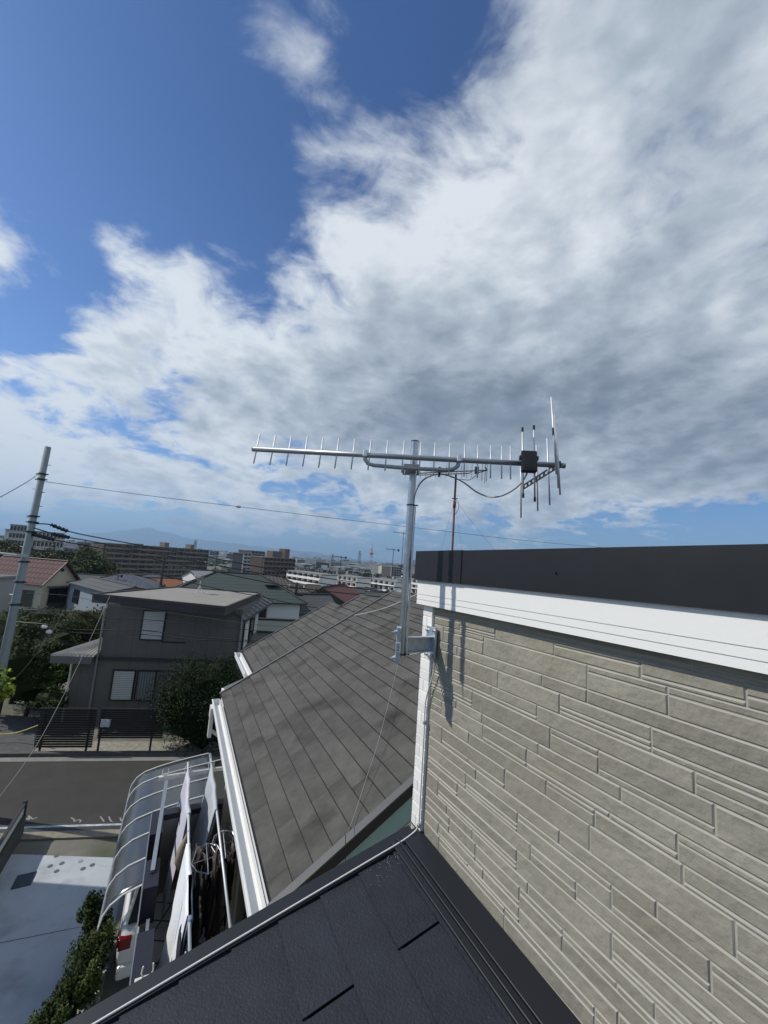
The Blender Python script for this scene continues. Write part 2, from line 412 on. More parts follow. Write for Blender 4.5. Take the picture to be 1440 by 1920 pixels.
for px, yt, yb in [(481.3,814,869),(511.5,816.5,871.5),(541.5,818,873),(572.2,819.5,874.5),(601.8,820.5,876.5),(631.7,821.5,878),(662,823,880),(693.1,824,881),(724.5,825.5,882.5),(755.7,826.5,886),(787.7,829,888),(814.4,830,889.5),(842.7,831.5,891),(871,832.5,893),(895.8,834.5,895.5),(920,835,896.5),(940.7,836.5,897.5),(957.2,837,898.5)]:
    P = bpt(px); r = tfor(P, ED, yt); l = tfor(P, ED, yb)
    w = MB(); w.tube([P+ED*l, P+ED*r], .0036, 8); build('director_rod', w, alu, yagi, smooth=True)
def seg_rod(name, x0, y0, x1, y1, Y, r=.0042, m=alu, caps=False):
    a = atY(x0, y0, Y)
    b0 = atY(x1, y1, Y); w = MB(); w.tube([a, b0], r, 10); o = build(name, w, m, yagi, smooth=True)
    if caps:
        d = (b0-a).normalized()
        w = MB(); w.tube([a-d*.004, a+d*.018], r*1.35, 10); w.tube([b0+d*.004, b0-d*.018], r*1.35, 10); tag(build('rod_tip', w, blackp, o), 'black tip caps')
YB = bpt(990).y
seg_rod('dipole_rod', 979.6, 803, 981, 932, YB-.028, caps=True); seg_rod('dipole_rod', 1001, 799, 1002.8, 939, YB-.028, caps=True)
w = MB(); Pb = atY(991.5, 866, YB-.034)
w.box(Pb, (.075, .032, .112), (BD, ND, ED)); build('junction_box', w, mat('black_box', (.014,.016,.022), .3, bump=.25, bs=14, bd=.01), yagi, bevel=.006)
w = MB(); w.box(Pb+ED*.0-ND*.0165, (.05,.003,.08), (BD, ND, ED)); w.box(Pb-BD*.04+ED*.02, (.012,.02,.02), (BD,ND,ED)); w.box(Pb+BD*.04+ED*.02, (.012,.02,.02), (BD,ND,ED)); build('box_lid', w, blackp, yagi, bevel=.002)
PE = bpt(1046)
far_end = atY(982, 913, PE.y+.30); near_end = atY(1037, 808, PE.y-.30)
for tipP in (far_end, near_end):
    d = (tipP-PE); L = d.length; d.normalize(); s = ED
    w = MB(); q = d.cross(s).normalized()
    w.box(PE+d*L/2+s*.012, (L, .006, .006), (d, q, s)); w.box(PE+d*L/2-s*.012, (L, .006, .006), (d, q, s))
    for k in range(9): w.box(PE+d*(L*k/8), (.012, .006, .024), (d, q, s))
    build('reflector_arm', w, blackp, yagi)
def rod_at(x0,y0,x1,y1,f,tipP):
    P = PE.lerp(tipP, f); Y = P.y
    seg_rod('reflector_rod', x0,y0,x1,y1,Y,.0042)
rod_at(976.6, 848, 976.9, 971, 1.0, far_end); rod_at(1006, 835, 1008.2, 958, .62, far_end); rod_at(1026, 822, 1030.8, 947, .25, far_end)
rod_at(1034, 745, 1043.4, 889, .98, near_end); rod_at(1039, 777, 1047, 915, .55, near_end); rod_at(1042.5, 800, 1050.2, 928, .2, near_end)
w = MB(); w.box(PE, (.02,.034,.034), (BD,ND,ED)); w.tube([PE+ED*.0+BD*.01-ND*.02, PE+BD*.01+ND*.03], .004, 6); build('reflector_clamp', w, blackp, yagi, bevel=.002)
sup = [bpt(684), atY(685,862,bpt(684).y), atY(690,869,bpt(690).y), atY(700,872.5,bpt(700).y+.0), atY(765,878,bpt(765).y), atY(835,881.5,bpt(835).y), atY(850,880,bpt(850).y), atY(858,874,bpt(858).y), bpt(861)]
w = MB(); w.tube(sup, .0105, 12); build('support_pipe', w, alug, yagi, smooth=True)
w = MB()
for px in (685, 861): w.box(bpt(px)+ED*.004, (.022,.034,.036), (BD,ND,ED))
build('boom_clamp', w, alu, yagi, bevel=.003)
w = MB(); pc = atY(771, 877, YM-.025); w.box(pc, (.082,.03,.030), (BD,ND,ED)); w.box(pc-ED*.02+ND*.02, (.09,.06,.004), (BD,ND,ED))
for s in (-1, 1): w.tube([pc+BD*.034*s+ND*.05, pc+BD*.034*s-ND*.03-ED*.02], .0035, 6); w.tube([pc+BD*.03*s-ND*.02-ED*.02, pc+BD*.03*s-ND*.02-ED*.045],.003,6)
build('mast_clamp', w, alug, yagi, bevel=.002)
# coax cable, one continuous run
def smoothp(pts, n=6):
    P = [pts[0]]+list(pts)+[pts[-1]]; out = []
    for i in range(1, len(P)-2):
        for k in range(n):
            t = k/n; p0,p1,p2,p3 = P[i-1],P[i],P[i+1],P[i+2]
            out.append(.5*((2*p1)+(p2-p0)*t+(2*p0-5*p1+4*p2-p3)*t*t+(3*p1-p0-3*p2+p3)*t*t*t))
    out.append(P[-1]); return out
cp = [atY(x, y, Y) for x, y, Y in [(989,884,YB-.03),(985,894,YB-.03),(975,908,YB-.02),(957,922,YB-.01),(935,931,YB),(915,931,YM),(893,922,YM),(870,905,YM-.02),(850,895,YM-.04),(829,889,YM-.05),(812,891,YM-.05),(795,899,YM-.04),(783,914,YM-.03),(776,935,YM-.015),(775,950,YM-.012)]]
w = MB(); w.tube(smoothp(cp), .0042, 10)
for p in (0,): pass
cable = tag(build('antenna_cable', w, cableg, smooth=True), 'grey cable looping from the black antenna box down to the mast', 'cable')
w = MB(); w.box(atY(823.5, 885, YM-.045), (.010,.022,.05)); tag(build('cable_strap', w, blackp), 'black strap tying the looping grey cable to the antenna support pipe', 'cable tie')
dn = [MA(atY(775,950,YM).z)+V((.023,-.012,0)), MA(8.0)+V((.0235,-.012,0)), MA(7.8)+V((.0235,-.012,0)), MA(bz+.07)+V((.0235,-.013,0)), MA(bz-.04)+V((.026,-.016,0)), OA(ba+.0,-.16,bz-.058), OA(ba,-.09,bz-.05), OA(ba+.01,-.035,bz-.05)]
dn += [OA(ba-.03,-.03,bz-.075), OA(ba-.045,-.022,bz-.12)]
for zz in (7.3,7.15,7.0,6.85,6.72): dn.append(OA(-.087,-.020,zz))
dn += [OA(-.086,-.028,6.69), OA(-.080,-.048,6.668)]
for u in (-.12,-.25,-.4,-.6,-.8,-1.0,-1.25,-1.6,-2.2): dn.append(RP(-.002, u, .0225))
w = MB(); w.tube(smoothp(dn), .0036, 10)
tag(build('down_cable', w, cablew, smooth=True), 'white cable running down mast and wall corner, then along the dark slate roof edge', 'cable')
for zz, q_ in ((7.19,'upper'), (6.70,'lower')):
    w = MB(); w.box(OA(-.087,-.020,zz), (.016,.018,.018), AX)
    tag(build('cable_clip', w, galvb, bevel=.004), 'small grey '+q_+' clip pinning the white cable to the wall corner trim', 'clip')
# ---------------------------------------------------------------- neighbour house
A0 = atZ(510, 1705, 5.3); A0 = V((A0.x, A0.y, 0))
def NA(a, b, z): return A0 + DW*a + DP*b + UZ*z
SN = math.radians(29.5); UN = DP*math.cos(SN)+UZ*math.sin(SN); NN = -DP*math.sin(SN)+UZ*math.cos(SN)
def NR(a, u, h=0): return NA(0,0,5.3) + DW*a + UN*u + NN*h
UB = DP*math.cos(SN)-UZ*math.sin(SN); NB = DP*math.sin(SN)+UZ*math.cos(SN)
nh = thing('neighbour_house', 'white-walled house with weathered grey shingle roof and balcony, beside the dark slate roof', 'house', tuple(NA(2.4,2,0)))
def shingles(mb, a0, a1, u0, u1, seed, org=0, sp=.1855):
    r = random.Random(seed); u = u0; k = 0
    while u < u1-.03:
        ue = min(u+sp, u1); a = a0; off = r.choice([.2,.45,.7])*.91
        x = a0; first = True
        while x < a1-.01:
            L = (off if first else .91); first = False
            xe = min(x+L, a1)
            if a1-xe < .08: xe = a1
            t = min(1, max(0, r.gauss(.5,.07)))
            L_ = xe-x; dk = r.uniform(.03,.30); sd_ = r.choice((0,1))
            cuts = [0,.06,.14,.24,.36,1]; vals = [-1,-.75,-.5,-.22,0]
            for q in range(5):
                f0, f1 = cuts[q], cuts[q+1]; tt = max(0, t+dk*vals[q])
                if sd_: f0, f1 = 1-f1, 1-f0
                s0, s1 = x+.0012+(L_-.0024)*f0, x+.0012+(L_-.0024)*f1
                mb.prism([NR(s0,u+.013,.013+org), NR(s1,u+.013,.013+org), NR(s1,ue+.004,.0035+org), NR(s0,ue+.004,.0035+org)], -NN*.006, tt)
            x = xe
        u += sp; k += 1
w = MB(); shingles(w, .05, 4.84, 0, 4.06, 3); r1 = build('roof_shingles', w, shingle, nh)
w = MB(); w.prism([NR(.0,0,.002), NR(4.86,0,.002), NR(4.86,4.08,.002), NR(.0,4.08,.002)], -NN*.05)
top_ = NR(0,4.08,.002); w.prism([top_+DW*.02, top_+DW*4.86, top_+DW*4.86+UB*4.1, top_+DW*.02+UB*4.1], -NB*.1)
build('roof_deck', w, shdark, nh)
w = MB(); shingles(w, 4.93, 6.78, .66, 3.08, 5, -.03); shingles(w, 4.93, 5.93, 3.08, 3.68, 6, -.03); build('lower_roof_shingles', w, shingle, nh)
w = MB(); w.prism([NR(4.9,.64,-.03), NR(6.8,.64,-.03), NR(6.8,3.1,-.03), NR(4.9,3.1,-.03)], -NN*.1); w.prism([NR(4.9,3.1,-.03), NR(5.97,3.1,-.03), NR(5.97,3.7,-.03), NR(4.9,3.7,-.03)], -NN*.1)
p = NR(0,3.1,-.03); w.prism([p+DW*5.98, p+DW*6.8, p+DW*6.8+UB*3, p+DW*5.98+UB*3], -NB*.1); p = NR(0,3.7,-.03); w.prism([p+DW*4.9, p+DW*5.97, p+DW*5.97+UB*3.4, p+DW*4.9+UB*3.4], -NB*.1)
build('lower_roof_deck', w, shdark, nh)
w = MB()
def rdg(a0,a1,u,org=0):
    p0 = NR(a0,u,.012+org); p1 = NR(a1,u,.012+org); n = int((a1-a0)/.3)+1
    for i in range(n):
        q0 = p0.lerp(p1, i/n); q1 = p0.lerp(p1, (i+1)/n)
        w.prism([q0, q1, q1-UN*.12, q0-UN*.12], NN*.006, random.uniform(.35,.6)); w.prism([q0, q1, q1+UB*.12, q0+UB*.12], NB*.006, random.uniform(.35,.6))
rdg(.02,4.86,4.09); rdg(5.97,6.8,3.11,-.03); rdg(4.9,5.97,3.71,-.03)
build('ridge_caps', w, shingle, nh)
w = MB()
def vstrip(a0,a1,u0,u1,h0,h1): w.box(NR((a0+a1)/2,(u0+u1)/2,(h0+h1)/2), (abs(a1-a0),u1-u0,h1-h0), (DW,UN,NN))
vstrip(4.84,4.895,-.02,4.1,-.06,.03); vstrip(-.03,.05,-.02,4.1,.0,.018); vstrip(6.78,6.82,.64,3.1,-.09,.0); vstrip(5.93,5.98,3.12,3.72,-.09,.0)
build('verge_trim', w, verge, nh)
w = MB(); vstrip(-.034,-.022,-.02,4.1,-.075,.0); vstrip(4.895,4.903,-.02,4.1,-.09,.02); build('verge_board', w, vergek, nh)
# walls
w = MB(); w.prism([NA(.06,.3,0), NA(.06,.3,5.36), NA(.06,3.55,7.15), NA(.06,6.8,5.36), NA(.06,6.8,0)], DW*4.65); obox(w, 4.71, 6.6, .95, 6.2, 0, 5.6, NA)
nw = build('house_wall', w, mat('cream_white_wall', (.62,.62,.57), .7, var=.08, vs=2, bump=.2, bs=60), nh)
w = MB(); g0 = .055
w.prism([NA(g0,.0,5.1), NA(g0,.05,5.29), NA(g0,3.5,7.22), NA(g0,3.5,6.4)], -DW*.035); build('gable_board', w, teal, nh)
w = MB(); w.prism([NA(.012,.60,5.05), NA(.012,.60,5.33), NA(.012,2.6,6.35), NA(.012,2.6,5.05)], -DW*.004); build('gable_wall_band', w, beige, nh)
w = MB()   # gutter: a real open trough
for a0, a1, b0, zt in ((.02, 4.72, -.02, 5.27), (5.0, 6.75, .545, 5.60)):
    obox(w, a0, a1, b0-.125, b0-.119, zt-.095, zt-.0, NA); obox(w, a0, a1, b0-.125, b0-.005, zt-.1, zt-.094, NA); obox(w, a0, a1, b0-.011, b0-.005, zt-.095, zt-.005, NA)
    obox(w, a1-.004, a1, b0-.125, b0-.005, zt-.1, zt, NA); obox(w, a0, a1, b0+.0, b0+.025, zt-.15, zt-.02, NA)
    obox(w, a0, a1, b0-.140, b0-.125, zt-.012, zt+.002, NA)
ng = build('gutter', w, whitep, nh)
w = MB(); obox(w, 4.45, 4.66, -.185, -.135, 5.02, 5.2, NA); obox(w, 4.48, 4.6, -.18, -.12, 4.7, 5.02, NA); w.tube([NA(4.54,-.13,4.8), NA(4.5,.2,4.55), NA(4.5,.26,4.4), NA(4.5,.26,.2)], .03, 8); build('downpipe', w, whitedirty, ng)
w = MB(); obox(w, .06, 4.7, .02, .3, 5.1, 5.13, NA); build('soffit', w, whitep, nh)
w = MB(); w.prism([NA(5.3,.2,5.0),NA(6.2,.2,5.0),NA(6.2,.95,5.3),NA(5.3,.95,5.3)], -UZ*.05); build('window_hood', w, mat('grey_hood', (.1,.1,.105), .6), nh)
w = MB(); obox(w, 5.3, 6.2, .15, .2, 4.82, 4.98, NA); build('hood_trim', w, whitep, nh)
# balcony door and windows on the eave wall
for a0, a1, z0, z1 in ((.9, 2.7, 2.86, 4.75), (3.0, 3.7, 3.6, 4.75)):
    w = MB(); f = .05
    obox(w, a0-f, a0, .24, .3, z0-f, z1+f, NA); obox(w, a1, a1+f, .24, .3, z0-f, z1+f, NA); obox(w, a0, a1, .24, .3, z1, z1+f, NA); obox(w, a0, a1, .24, .3, z0-f, z0, NA); obox(w, (a0+a1)/2-.03, (a0+a1)/2+.03, .25, .3, z0, z1, NA)
    wf = build('window', w, whitep, nh)
    w = MB(); obox(w, a0, a1, .278, .29, z0, z1, NA); build('pane', w, glassd, wf)
w = MB(); obox(w, 2.78, 2.86, .16, .30, 2.85, 4.9, NA); obox(w, 3.8, 3.86, .12, .30, 2.85, 5.0, NA); obox(w, .55,.62,.14,.3,2.85,4.9,NA); build('shutter_rail', w, mat('cream_plastic', (.66,.65,.55), .5), nh)
w = MB(); obox(w, .2, 4.0, -.87, .3, 2.62, 2.8, NA); build('balcony_floor', w, stripes('balcony_tiles', (.42,.42,.40), (.03,.03,.03), 0, axis=[(0, 3.6, .07), (1, 3.6, .07)]), nh)
w = MB(); obox(w, .2, 3.96, -.86, -.79, 2.6, 3.52, NA); obox(w, 3.9, 3.98, -.79, .3, 2.6, 3.82, NA); build('balcony_parapet', w, mat('balcony_inside', (.17,.17,.165), .8, var=.1, vs=2), nh)
w = MB()
for a0, a1 in ((3.5, 4.05), (2.52, 3.0), (.2, 1.93)): obox(w, a0, a1, -.88, -.72, 3.50, 3.9, NA)
obox(w, 3.9, 4.05, -.72, .3, 3.82, 3.9, NA); build('balcony_panel', w, purple, nh, bevel=.004)
w = MB(); obox(w, .2, 4.05, -.893, -.883, 3.45, 3.905, NA) ; obox(w, .2, 4.05, -.89, -.882, 3.40, 3.45, NA)
build('balcony_edge', w, mat('edge_metal', (.35,.36,.37), .35, metal=.8), nh)
w = MB()
for a0, a1 in ((3.04, 3.46), (1.99, 2.46)):
    obox(w, a0, a1, -.80, -.765, 3.55, 3.60, NA); obox(w, a0+.18, a0+.24, -.765, -.73, 3.56, 3.59, NA)
    for k in (.08,.8): obox(w, a0+(a1-a0)*k, a0+(a1-a0)*k+.03, -.787, -.777, 3.60, 3.602, NA)
build('balcony_latch', w, whitep, nh)
# laundry arms and poles
def aof(x, y, z): 
    p = atZ(x, y, z)-A0; return p.dot(DW)
arms = []
for i, (aa, lab) in enumerate(((.98, 'white laundry pole arm over the balcony, nearest the dark slate roof'), (4.3, 'white laundry pole arm at the far end of the balcony, before the carport roof'))):
    b1 = .25 if i == 0 else .14
    t = thing('laundry_arm', lab, 'laundry arm', tuple(NA(aa, b1, 4.26)))
    w = MB(); obox(w, aa-.025, aa+.025, -.86, b1, 4.22, 4.275, NA); build('beam', w, whitedirty, t, bevel=.004)
    for bb in (-.77, -.44, -.08):
        w = MB()
        for s in (-1, 1): w.tube([NA(aa, bb, 4.275), NA(aa, bb+s*.035, 4.29), NA(aa, bb+s*.045, 4.32), NA(aa, bb+s*.038, 4.37)], .006, 6)
        build('hook', w, whitep, t)
    if i == 1:
        w = MB(); w.box((NA(4.24,-.74,4.22)+NA(2.75,-.80,3.92))/2, ((NA(4.24,-.74,4.22)-NA(2.75,-.80,3.92)).length, .05, .035), ((NA(4.24,-.74,4.22)-NA(2.75,-.80,3.92)).normalized(), DP, ((NA(4.24,-.74,4.22)-NA(2.75,-.80,3.92)).normalized()).cross(DP)))
        build('brace', w, alug, t)
        w = MB(); w.tube([NA(4.3,-.8,4.30), NA(4.36,.0,4.36), NA(4.36,.28,4.38)], .008, 6); build('stay', w, whitep, t)
zP = 4.33
for i, (bb, lab) in enumerate(((-.44, 'steel clothes pole carrying the dotted white sheet and the lavender sheet'), (-.08, 'steel clothes pole nearest the house wall, carrying the round peg hangers'))):
    w = MB(); w.tube([NA(.86, bb-.0, zP), NA(4.5, bb, zP)], .016, 10); tag(build('clothes_pole', w, alu, smooth=True), lab, 'clothes pole')
def sheet(name, label, cat, a0, a1, b, drop0, drop1, m, seed, wav=.02, fold=.3, jag=0, lean=0):
    r = random.Random(seed); n = 26; k = 14; mb = MB(); P = []
    ph = [r.uniform(0,6.3) for _ in range(4)]
    for i in range(n+1):
        a = a0+(a1-a0)*i/n; dr = drop0+(drop1-drop0)*i/n + (r.uniform(-jag,jag) if jag else 0)
        rowp = []
        for s, d2, sg in ((0, dr, -1), (1, dr*fold, 1)):
            for j in range(k+1):
                z = zP+.021-d2*(j/k if s == 0 else j/k)
                wv = wav*(.25+j/k)*(math.sin(a*7+ph[0]+j*.10)+.5*math.sin(a*15+ph[1]-j*.16)+.12*math.sin(a*31+ph[2]))
                rowp.append(NA(a+.01*math.sin(j*.5+ph[3]), b+lean*j/k+sg*(.021+.03*j/k)+wv, z))
        P.append(rowp)
    for i in range(n):
        for s in (0, 1):
            for j in range(k):
                q = s*(k+1)+j; mb.face([P[i][q], P[i+1][q], P[i+1][q+1], P[i][q+1]])
        mb.face([P[i][0], P[i+1][0], P[i+1][k+1], P[i][k+1]])
    o = build(name, mb, m, smooth=True); sd = o.modifiers.new('s', 'SOLIDIFY'); sd.thickness = .004
    return tag(o, label, cat)
pa = lambda y, x=355: aof(x, y, 4.33)
sheet('bed_sheet', 'white dotted bed sheet hung on the clothes pole, nearest the dark slate roof', 'sheet', pa(1722), pa(1585), -.44, 1.2, 1.2, cloth_w, 1, .022, .9, .03, -.10)
sheet('bed_sheet', 'lavender-white sheet hanging at the far end of the clothes pole', 'sheet', pa(1528), pa(1450), -.44, 1.25, 1.2, cloth_l, 2, .03, .4, .04, -.09)
sheet('towel', 'pale grey and white quilted towel hanging on the pole nearest the house wall', 'towel', pa(1522,400), pa(1443,392), -.08, 1.15, 1.0, cloth_g, 3, .028, .6, .03, -.12)
sheet('blue_sheet', 'blue cloth hanging just behind the dotted white sheet', 'cloth', pa(1716)-.1, pa(1716)+.5, -.43, 1.36, 1.34, mat('blue_cloth', (.16,.22,.34), .85), 4, .004, .3, 0, -.09)
bag = thing('shoulder_bag', 'small tan bag hanging from the clothes pole between the two sheets', 'bag', tuple(NA(pa(1560), -.44, 4.3)))
ab_ = pa(1560); w = MB(); w.tube([NA(ab_,-.45,4.31), NA(ab_,-.47,4.2), NA(ab_,-.48,4.12), NA(ab_,-.49,4.0), NA(ab_,-.49,3.9)], [.012,.05,.07,.075,.03], 12); build('bag_body', w, mat('tan_canvas', (.27,.22,.15), .85, var=.15), bag, smooth=True)
w = MB(); w.tube([NA(ab_,-.45,4.35), NA(ab_-.03,-.42,4.3), NA(ab_-.02,-.43,4.15)], .005, 6); build('bag_strap', w, blackp, bag)
darkc = mat('black_cloth', (.012,.012,.015), .9, var=.3, vs=30, tint=.5); brownc = mat('taupe_cloth', (.10,.085,.08), .9, tint=.3); tealc = mat('slate_blue_cloth', (.10,.14,.16), .9); 
def peg_hanger(px, py, bb, R, label, seed, garments):
    r = random.Random(seed); a = aof(px, py, 4.1)
    t = thing('peg_hanger', label, 'laundry hanger', tuple(NA(a, bb, 4.33)))
    w = MB(); N = 8; ring = [NA(a+R*1.25*math.cos(i*math.pi/4), bb+R*.8*math.sin(i*math.pi/4), 4.1+.02*r.uniform(-1,1)) for i in range(N)]
    for i in range(N): w.tube([ring[i], ring[(i+1)%N]], .007, 6)
    w.tube([ring[0], ring[4]], .006, 6); w.tube([ring[2], ring[6]], .006, 6)
    build('hanger_frame', w, mat('chrome_wire', (.55,.55,.56), .3, metal=1), t)
    w = MB()
    for i in range(0, N, 2): w.tube([ring[i], NA(a, bb, 4.28)], .003, 4)
    w.tube([NA(a,bb,4.28), NA(a,bb+.02,4.35), NA(a,bb-.02,4.355)], .005, 6); build('hanger_cord', w, blackp, t)
    w = MB()
    for i in range(N*2):
        q = ring[i//2].lerp(ring[(i//2+1)%N], .5*(i%2)+.2); w.box(q-UZ*.03, (.012,.02,.06))
    build('peg', w, mat('peg_plastic', (.5,.5,.52), .5), t)
    for g in range(garments):
        an = r.uniform(0, 6.28); ca = a+R*1.15*math.cos(an); cb = bb+R*.7*math.sin(an); L = r.uniform(.35,.95); wd = r.uniform(.07,.17)
        mb = MB(); n = 6; k = 8; an2 = r.uniform(-.5,.5); P = []
        for i in range(n+1):
            s = (i/n-.5)*2*wd; rw = []
            for j in range(k+1):
                z = 4.07-L*j/k; sp = 1+.25*j/k
                rw.append(NA(ca+s*math.cos(an2)*sp, cb+s*math.sin(an2)*sp+.02*math.sin(s*40+j*.6), z))
            P.append(rw)
        for i in range(n):
            for j in range(k): mb.face([P[i][j], P[i+1][j], P[i+1][j+1], P[i][j+1]], r.random())
        m_ = r.choice([darkc]*5+[brownc]*2+[tealc]); o = build('garment', mb, m_, smooth=True); sd = o.modifiers.new('s','SOLIDIFY'); sd.thickness = .006
        nm = {darkc:'black', brownc:'brown-grey', tealc:'slate blue'}[m_]
        kind = ['vest','sock','shirt','scarf','leggings','cloth'][g % 6]
        tag(o, f'{"short" if L<.6 else "long"} {nm} garment pegged on the {" ".join(label.split()[:3])}', 'garment', f'{"short" if L<.6 else "long"} {nm} laundry pegged on the {" ".join(label.split()[:3])}')
peg_hanger(408, 1605, -.20, .22, 'lower peg hanger over the dark clothes, left of the steel pole', 5, 12)
peg_hanger(447, 1575, .02, .20, 'upper peg hanger by the white window frame, right of the steel pole', 6, 7)
r = random.Random(44)
for i, (aa, bb, L, wd, m_, lab) in enumerate(((1.5,-.33,1.1,.28,darkc,'long black lace dress hanging beside the dotted white sheet'),(1.95,-.30,1.15,.24,darkc,'black skirt hanging behind the dotted white sheet'),(2.3,-.12,.8,.14,brownc,'brown-grey shirt hanging under the steel pole'),(1.25,-.52,1.0,.22,mat('navy_dotted', (.02,.022,.035), .9, var=.4, vs=60),'navy dotted dress hanging on the left of the white sheet'))):
    mb = MB(); P = []
    for i2 in range(9):
        s = (i2/8-.5)*2*wd; P.append([NA(aa+s*(.5+.6*j/10), bb+.03*math.sin(s*30+j*.5+aa)*(.3+j/10), zP-.02-L*j/10) for j in range(11)])
    for i2 in range(8):
        for j in range(10): mb.face([P[i2][j], P[i2+1][j], P[i2+1][j+1], P[i2][j+1]], r.random())
    o = build('dress', mb, m_, smooth=True); sd = o.modifiers.new('s','SOLIDIFY'); sd.thickness = .006; tag(o, lab, 'garment')
# thin loose wires over the grey roof
def wire(name, pts, r, m, label, cat='wire', group=None):
    w = MB(); w.tube(smoothp(pts, 5), r, 5); return tag(build(name, w, m), label, cat, group)
thinw = mat('thin_steel_wire', (.42,.42,.41), .5, metal=.6)
def onR(x, y, h=.05): return onP(x, y, NR(0,0,h), NN)
wire('guy_wire', [atY(765,1000,5.0), atY(762,1150,4.6), onR(747,1240,.25), onR(715,1370,.12), onR(690,1450,.08), onR(660,1540,.05), atY(648,1565,3.4)], .0025, thinw, 'thin pale wire hanging in front of the mast and across the grey shingle roof')
wire('guy_wire', [atY(648,1565,3.4), NA(-.05,.6,5.15)], .003, cablek, 'short black end of the thin wire on the teal wall')
wire('cord', [onR(664,1154,.05), onR(700,1146,.06), onR(730,1137,.1), atY(760,1124,7.0), atY(800,1106,6.0)], .006, cablew, 'white cord running from the roof edge of the shingle roof up behind the mast')
# ================================================================ carport, car, yard
port = thing('carport', 'carport with a curved smoky plastic roof and white ribs, beside the balcony', 'carport', tuple(NA(6.5,.4,0)))
ARC = [(-1.41,2.02),(-1.38,2.16),(-1.30,2.29),(-1.14,2.40),(-.88,2.47),(-.55,2.53),(-.1,2.585),(.28,2.62)]
RIBS = [4.62,5.24,5.92,6.56,7.24,7.92,8.42]
w = MB()
for a0, a1 in ((4.62,8.42),):
    n = 24
    for i in range(n):
        x0 = a0+(a1-a0)*i/n; x1 = a0+(a1-a0)*(i+1)/n
        def zz(x, k): 
            ph = [r for r in RIBS if r <= x+1e-6][-1] if x < 8.42 else 8.42
            return .004*math.sin(x*2.1+k)
        for k in range(len(ARC)-1):
            w.face([NA(x0,ARC[k][0],ARC[k][1]+zz(x0,k)), NA(x1,ARC[k][0],ARC[k][1]+zz(x1,k)), NA(x1,ARC[k+1][0],ARC[k+1][1]+zz(x1,k+1)), NA(x0,ARC[k+1][0],ARC[k+1][1]+zz(x0,k+1))])
poly = mat('smoky_polycarbonate', (.050,.056,.060), .16, alpha=.9, spec=.9, bump=.10, bs=1.3, bd=.03)
o = build('roof_sheet', w, poly, port, smooth=True); sd = o.modifiers.new('s','SOLIDIFY'); sd.thickness = .003
for r_ in RIBS:
    w = MB(); w.tube([NA(r_,b,z+.012) for b,z in ARC], .014, 6); build('rib', w, whitep, port)
w = MB(); obox(w, 4.6, 8.44, -1.425, -1.405, 1.99, 2.02, NA); obox(w, 4.6, 8.44, .28, .34, 2.52, 2.62, NA); build('side_beam', w, alug, port)
for aa in (5.1, 7.9):
    w = MB(); obox(w, aa-.04, aa+.04, .29, .37, 0, 2.52, NA); build('post', w, whitep, port)
w = MB(); w.tube([NA(4.62,-.75,2.44), NA(4.62,-.6,2.43), NA(4.62,.28,2.56)], .02, 6); build('tie_beam', w, whitedirty, port)
def CA(a, b, z): return NA(a+.5, b, z)
# car: lengthwise sections swept along a (rear towards the viewer)
car = thing('parked_car', 'white car parked under the curved carport, its red tail lamp facing the balcony', 'car', tuple(CA(6.4,-.36,0)))
W2 = .80; cb = -.36
def sec(a, zt, hw, zb=.30, zr=None):   # belt section
    pts = []
    for s in (-1, 1):
        col = [(hw*.93, zb), (hw, zb+.18), (hw*1.0, (zb+zt)/2+.08), (hw*.96, zt-.05), (hw*.88, zt)]
        if s == 1: col = col[::-1]
        pts += [CA(a, cb+s*x, z) for x, z in col]
    return pts
prof = [(5.18,.80,.70,.36),(5.22,.90,.76,.30),(5.32,1.0,.79,.26),(5.7,1.03,.80,.24),(6.4,.98,.80,.22),(7.4,.96,.80,.22),(8.3,.90,.79,.24),(8.9,.78,.74,.28),(9.05,.62,.66,.34)]
S = [sec(a, zt, hw, zb) for a, zt, hw, zb in prof]
w = MB(); k = len(S[0])
base = len(w.v)
for s_ in S: w.v += s_
for i in range(len(S)-1):
    for j in range(k):
        q = (j+1)%k; w.f.append((base+i*k+j, base+i*k+q, base+(i+1)*k+q, base+(i+1)*k+j)); w.t.append(.5)
w.f.append(tuple(base+j for j in range(k))); w.t.append(.5); w.f.append(tuple(base+(len(S)-1)*k+j for j in reversed(range(k)))); w.t.append(.5)
cpaint = mat('white_car_paint', (.66,.67,.64), .22, spec=.6)
o = build('body', w, cpaint, car, smooth=True); sd = o.modifiers.new('s','SUBSURF'); sd.levels = 1; sd.render_levels = 2
def cab(name, sc_, lst, m):
    S = []
    for a, z, hw in lst: S.append([CA(a, cb-hw, z), CA(a, cb-hw*.9, z+.05*sc_), CA(a, cb+hw*.9, z+.05*sc_), CA(a, cb+hw, z)])
    return S
w = MB()
P0 = [CA(5.34,cb-.70,1.00),CA(5.34,cb+.70,1.00),CA(7.9,cb+.70,.95),CA(7.9,cb-.70,.95)]
P1 = [CA(5.75,cb-.56,1.42),CA(5.75,cb+.56,1.42),CA(7.05,cb+.56,1.42),CA(7.05,cb-.56,1.42)]
for i in range(4): w.face([P0[i], P0[(i+1)%4], P1[(i+1)%4], P1[i]])
build('glass', w, glassd, car)
w = MB(); w.box(CA(6.4,cb,1.43), (1.42,1.14,.05), AX)
for i in range(4): w.tube([P0[i], P1[i]], .035, 6)
w.tube([CA(6.5,cb-.705,.98), CA(6.5,cb-.565,1.42)], .03, 6); w.tube([CA(6.5,cb+.705,.98), CA(6.5,cb+.565,1.42)], .03, 6)
build('roof', w, cpaint, car, bevel=.02)
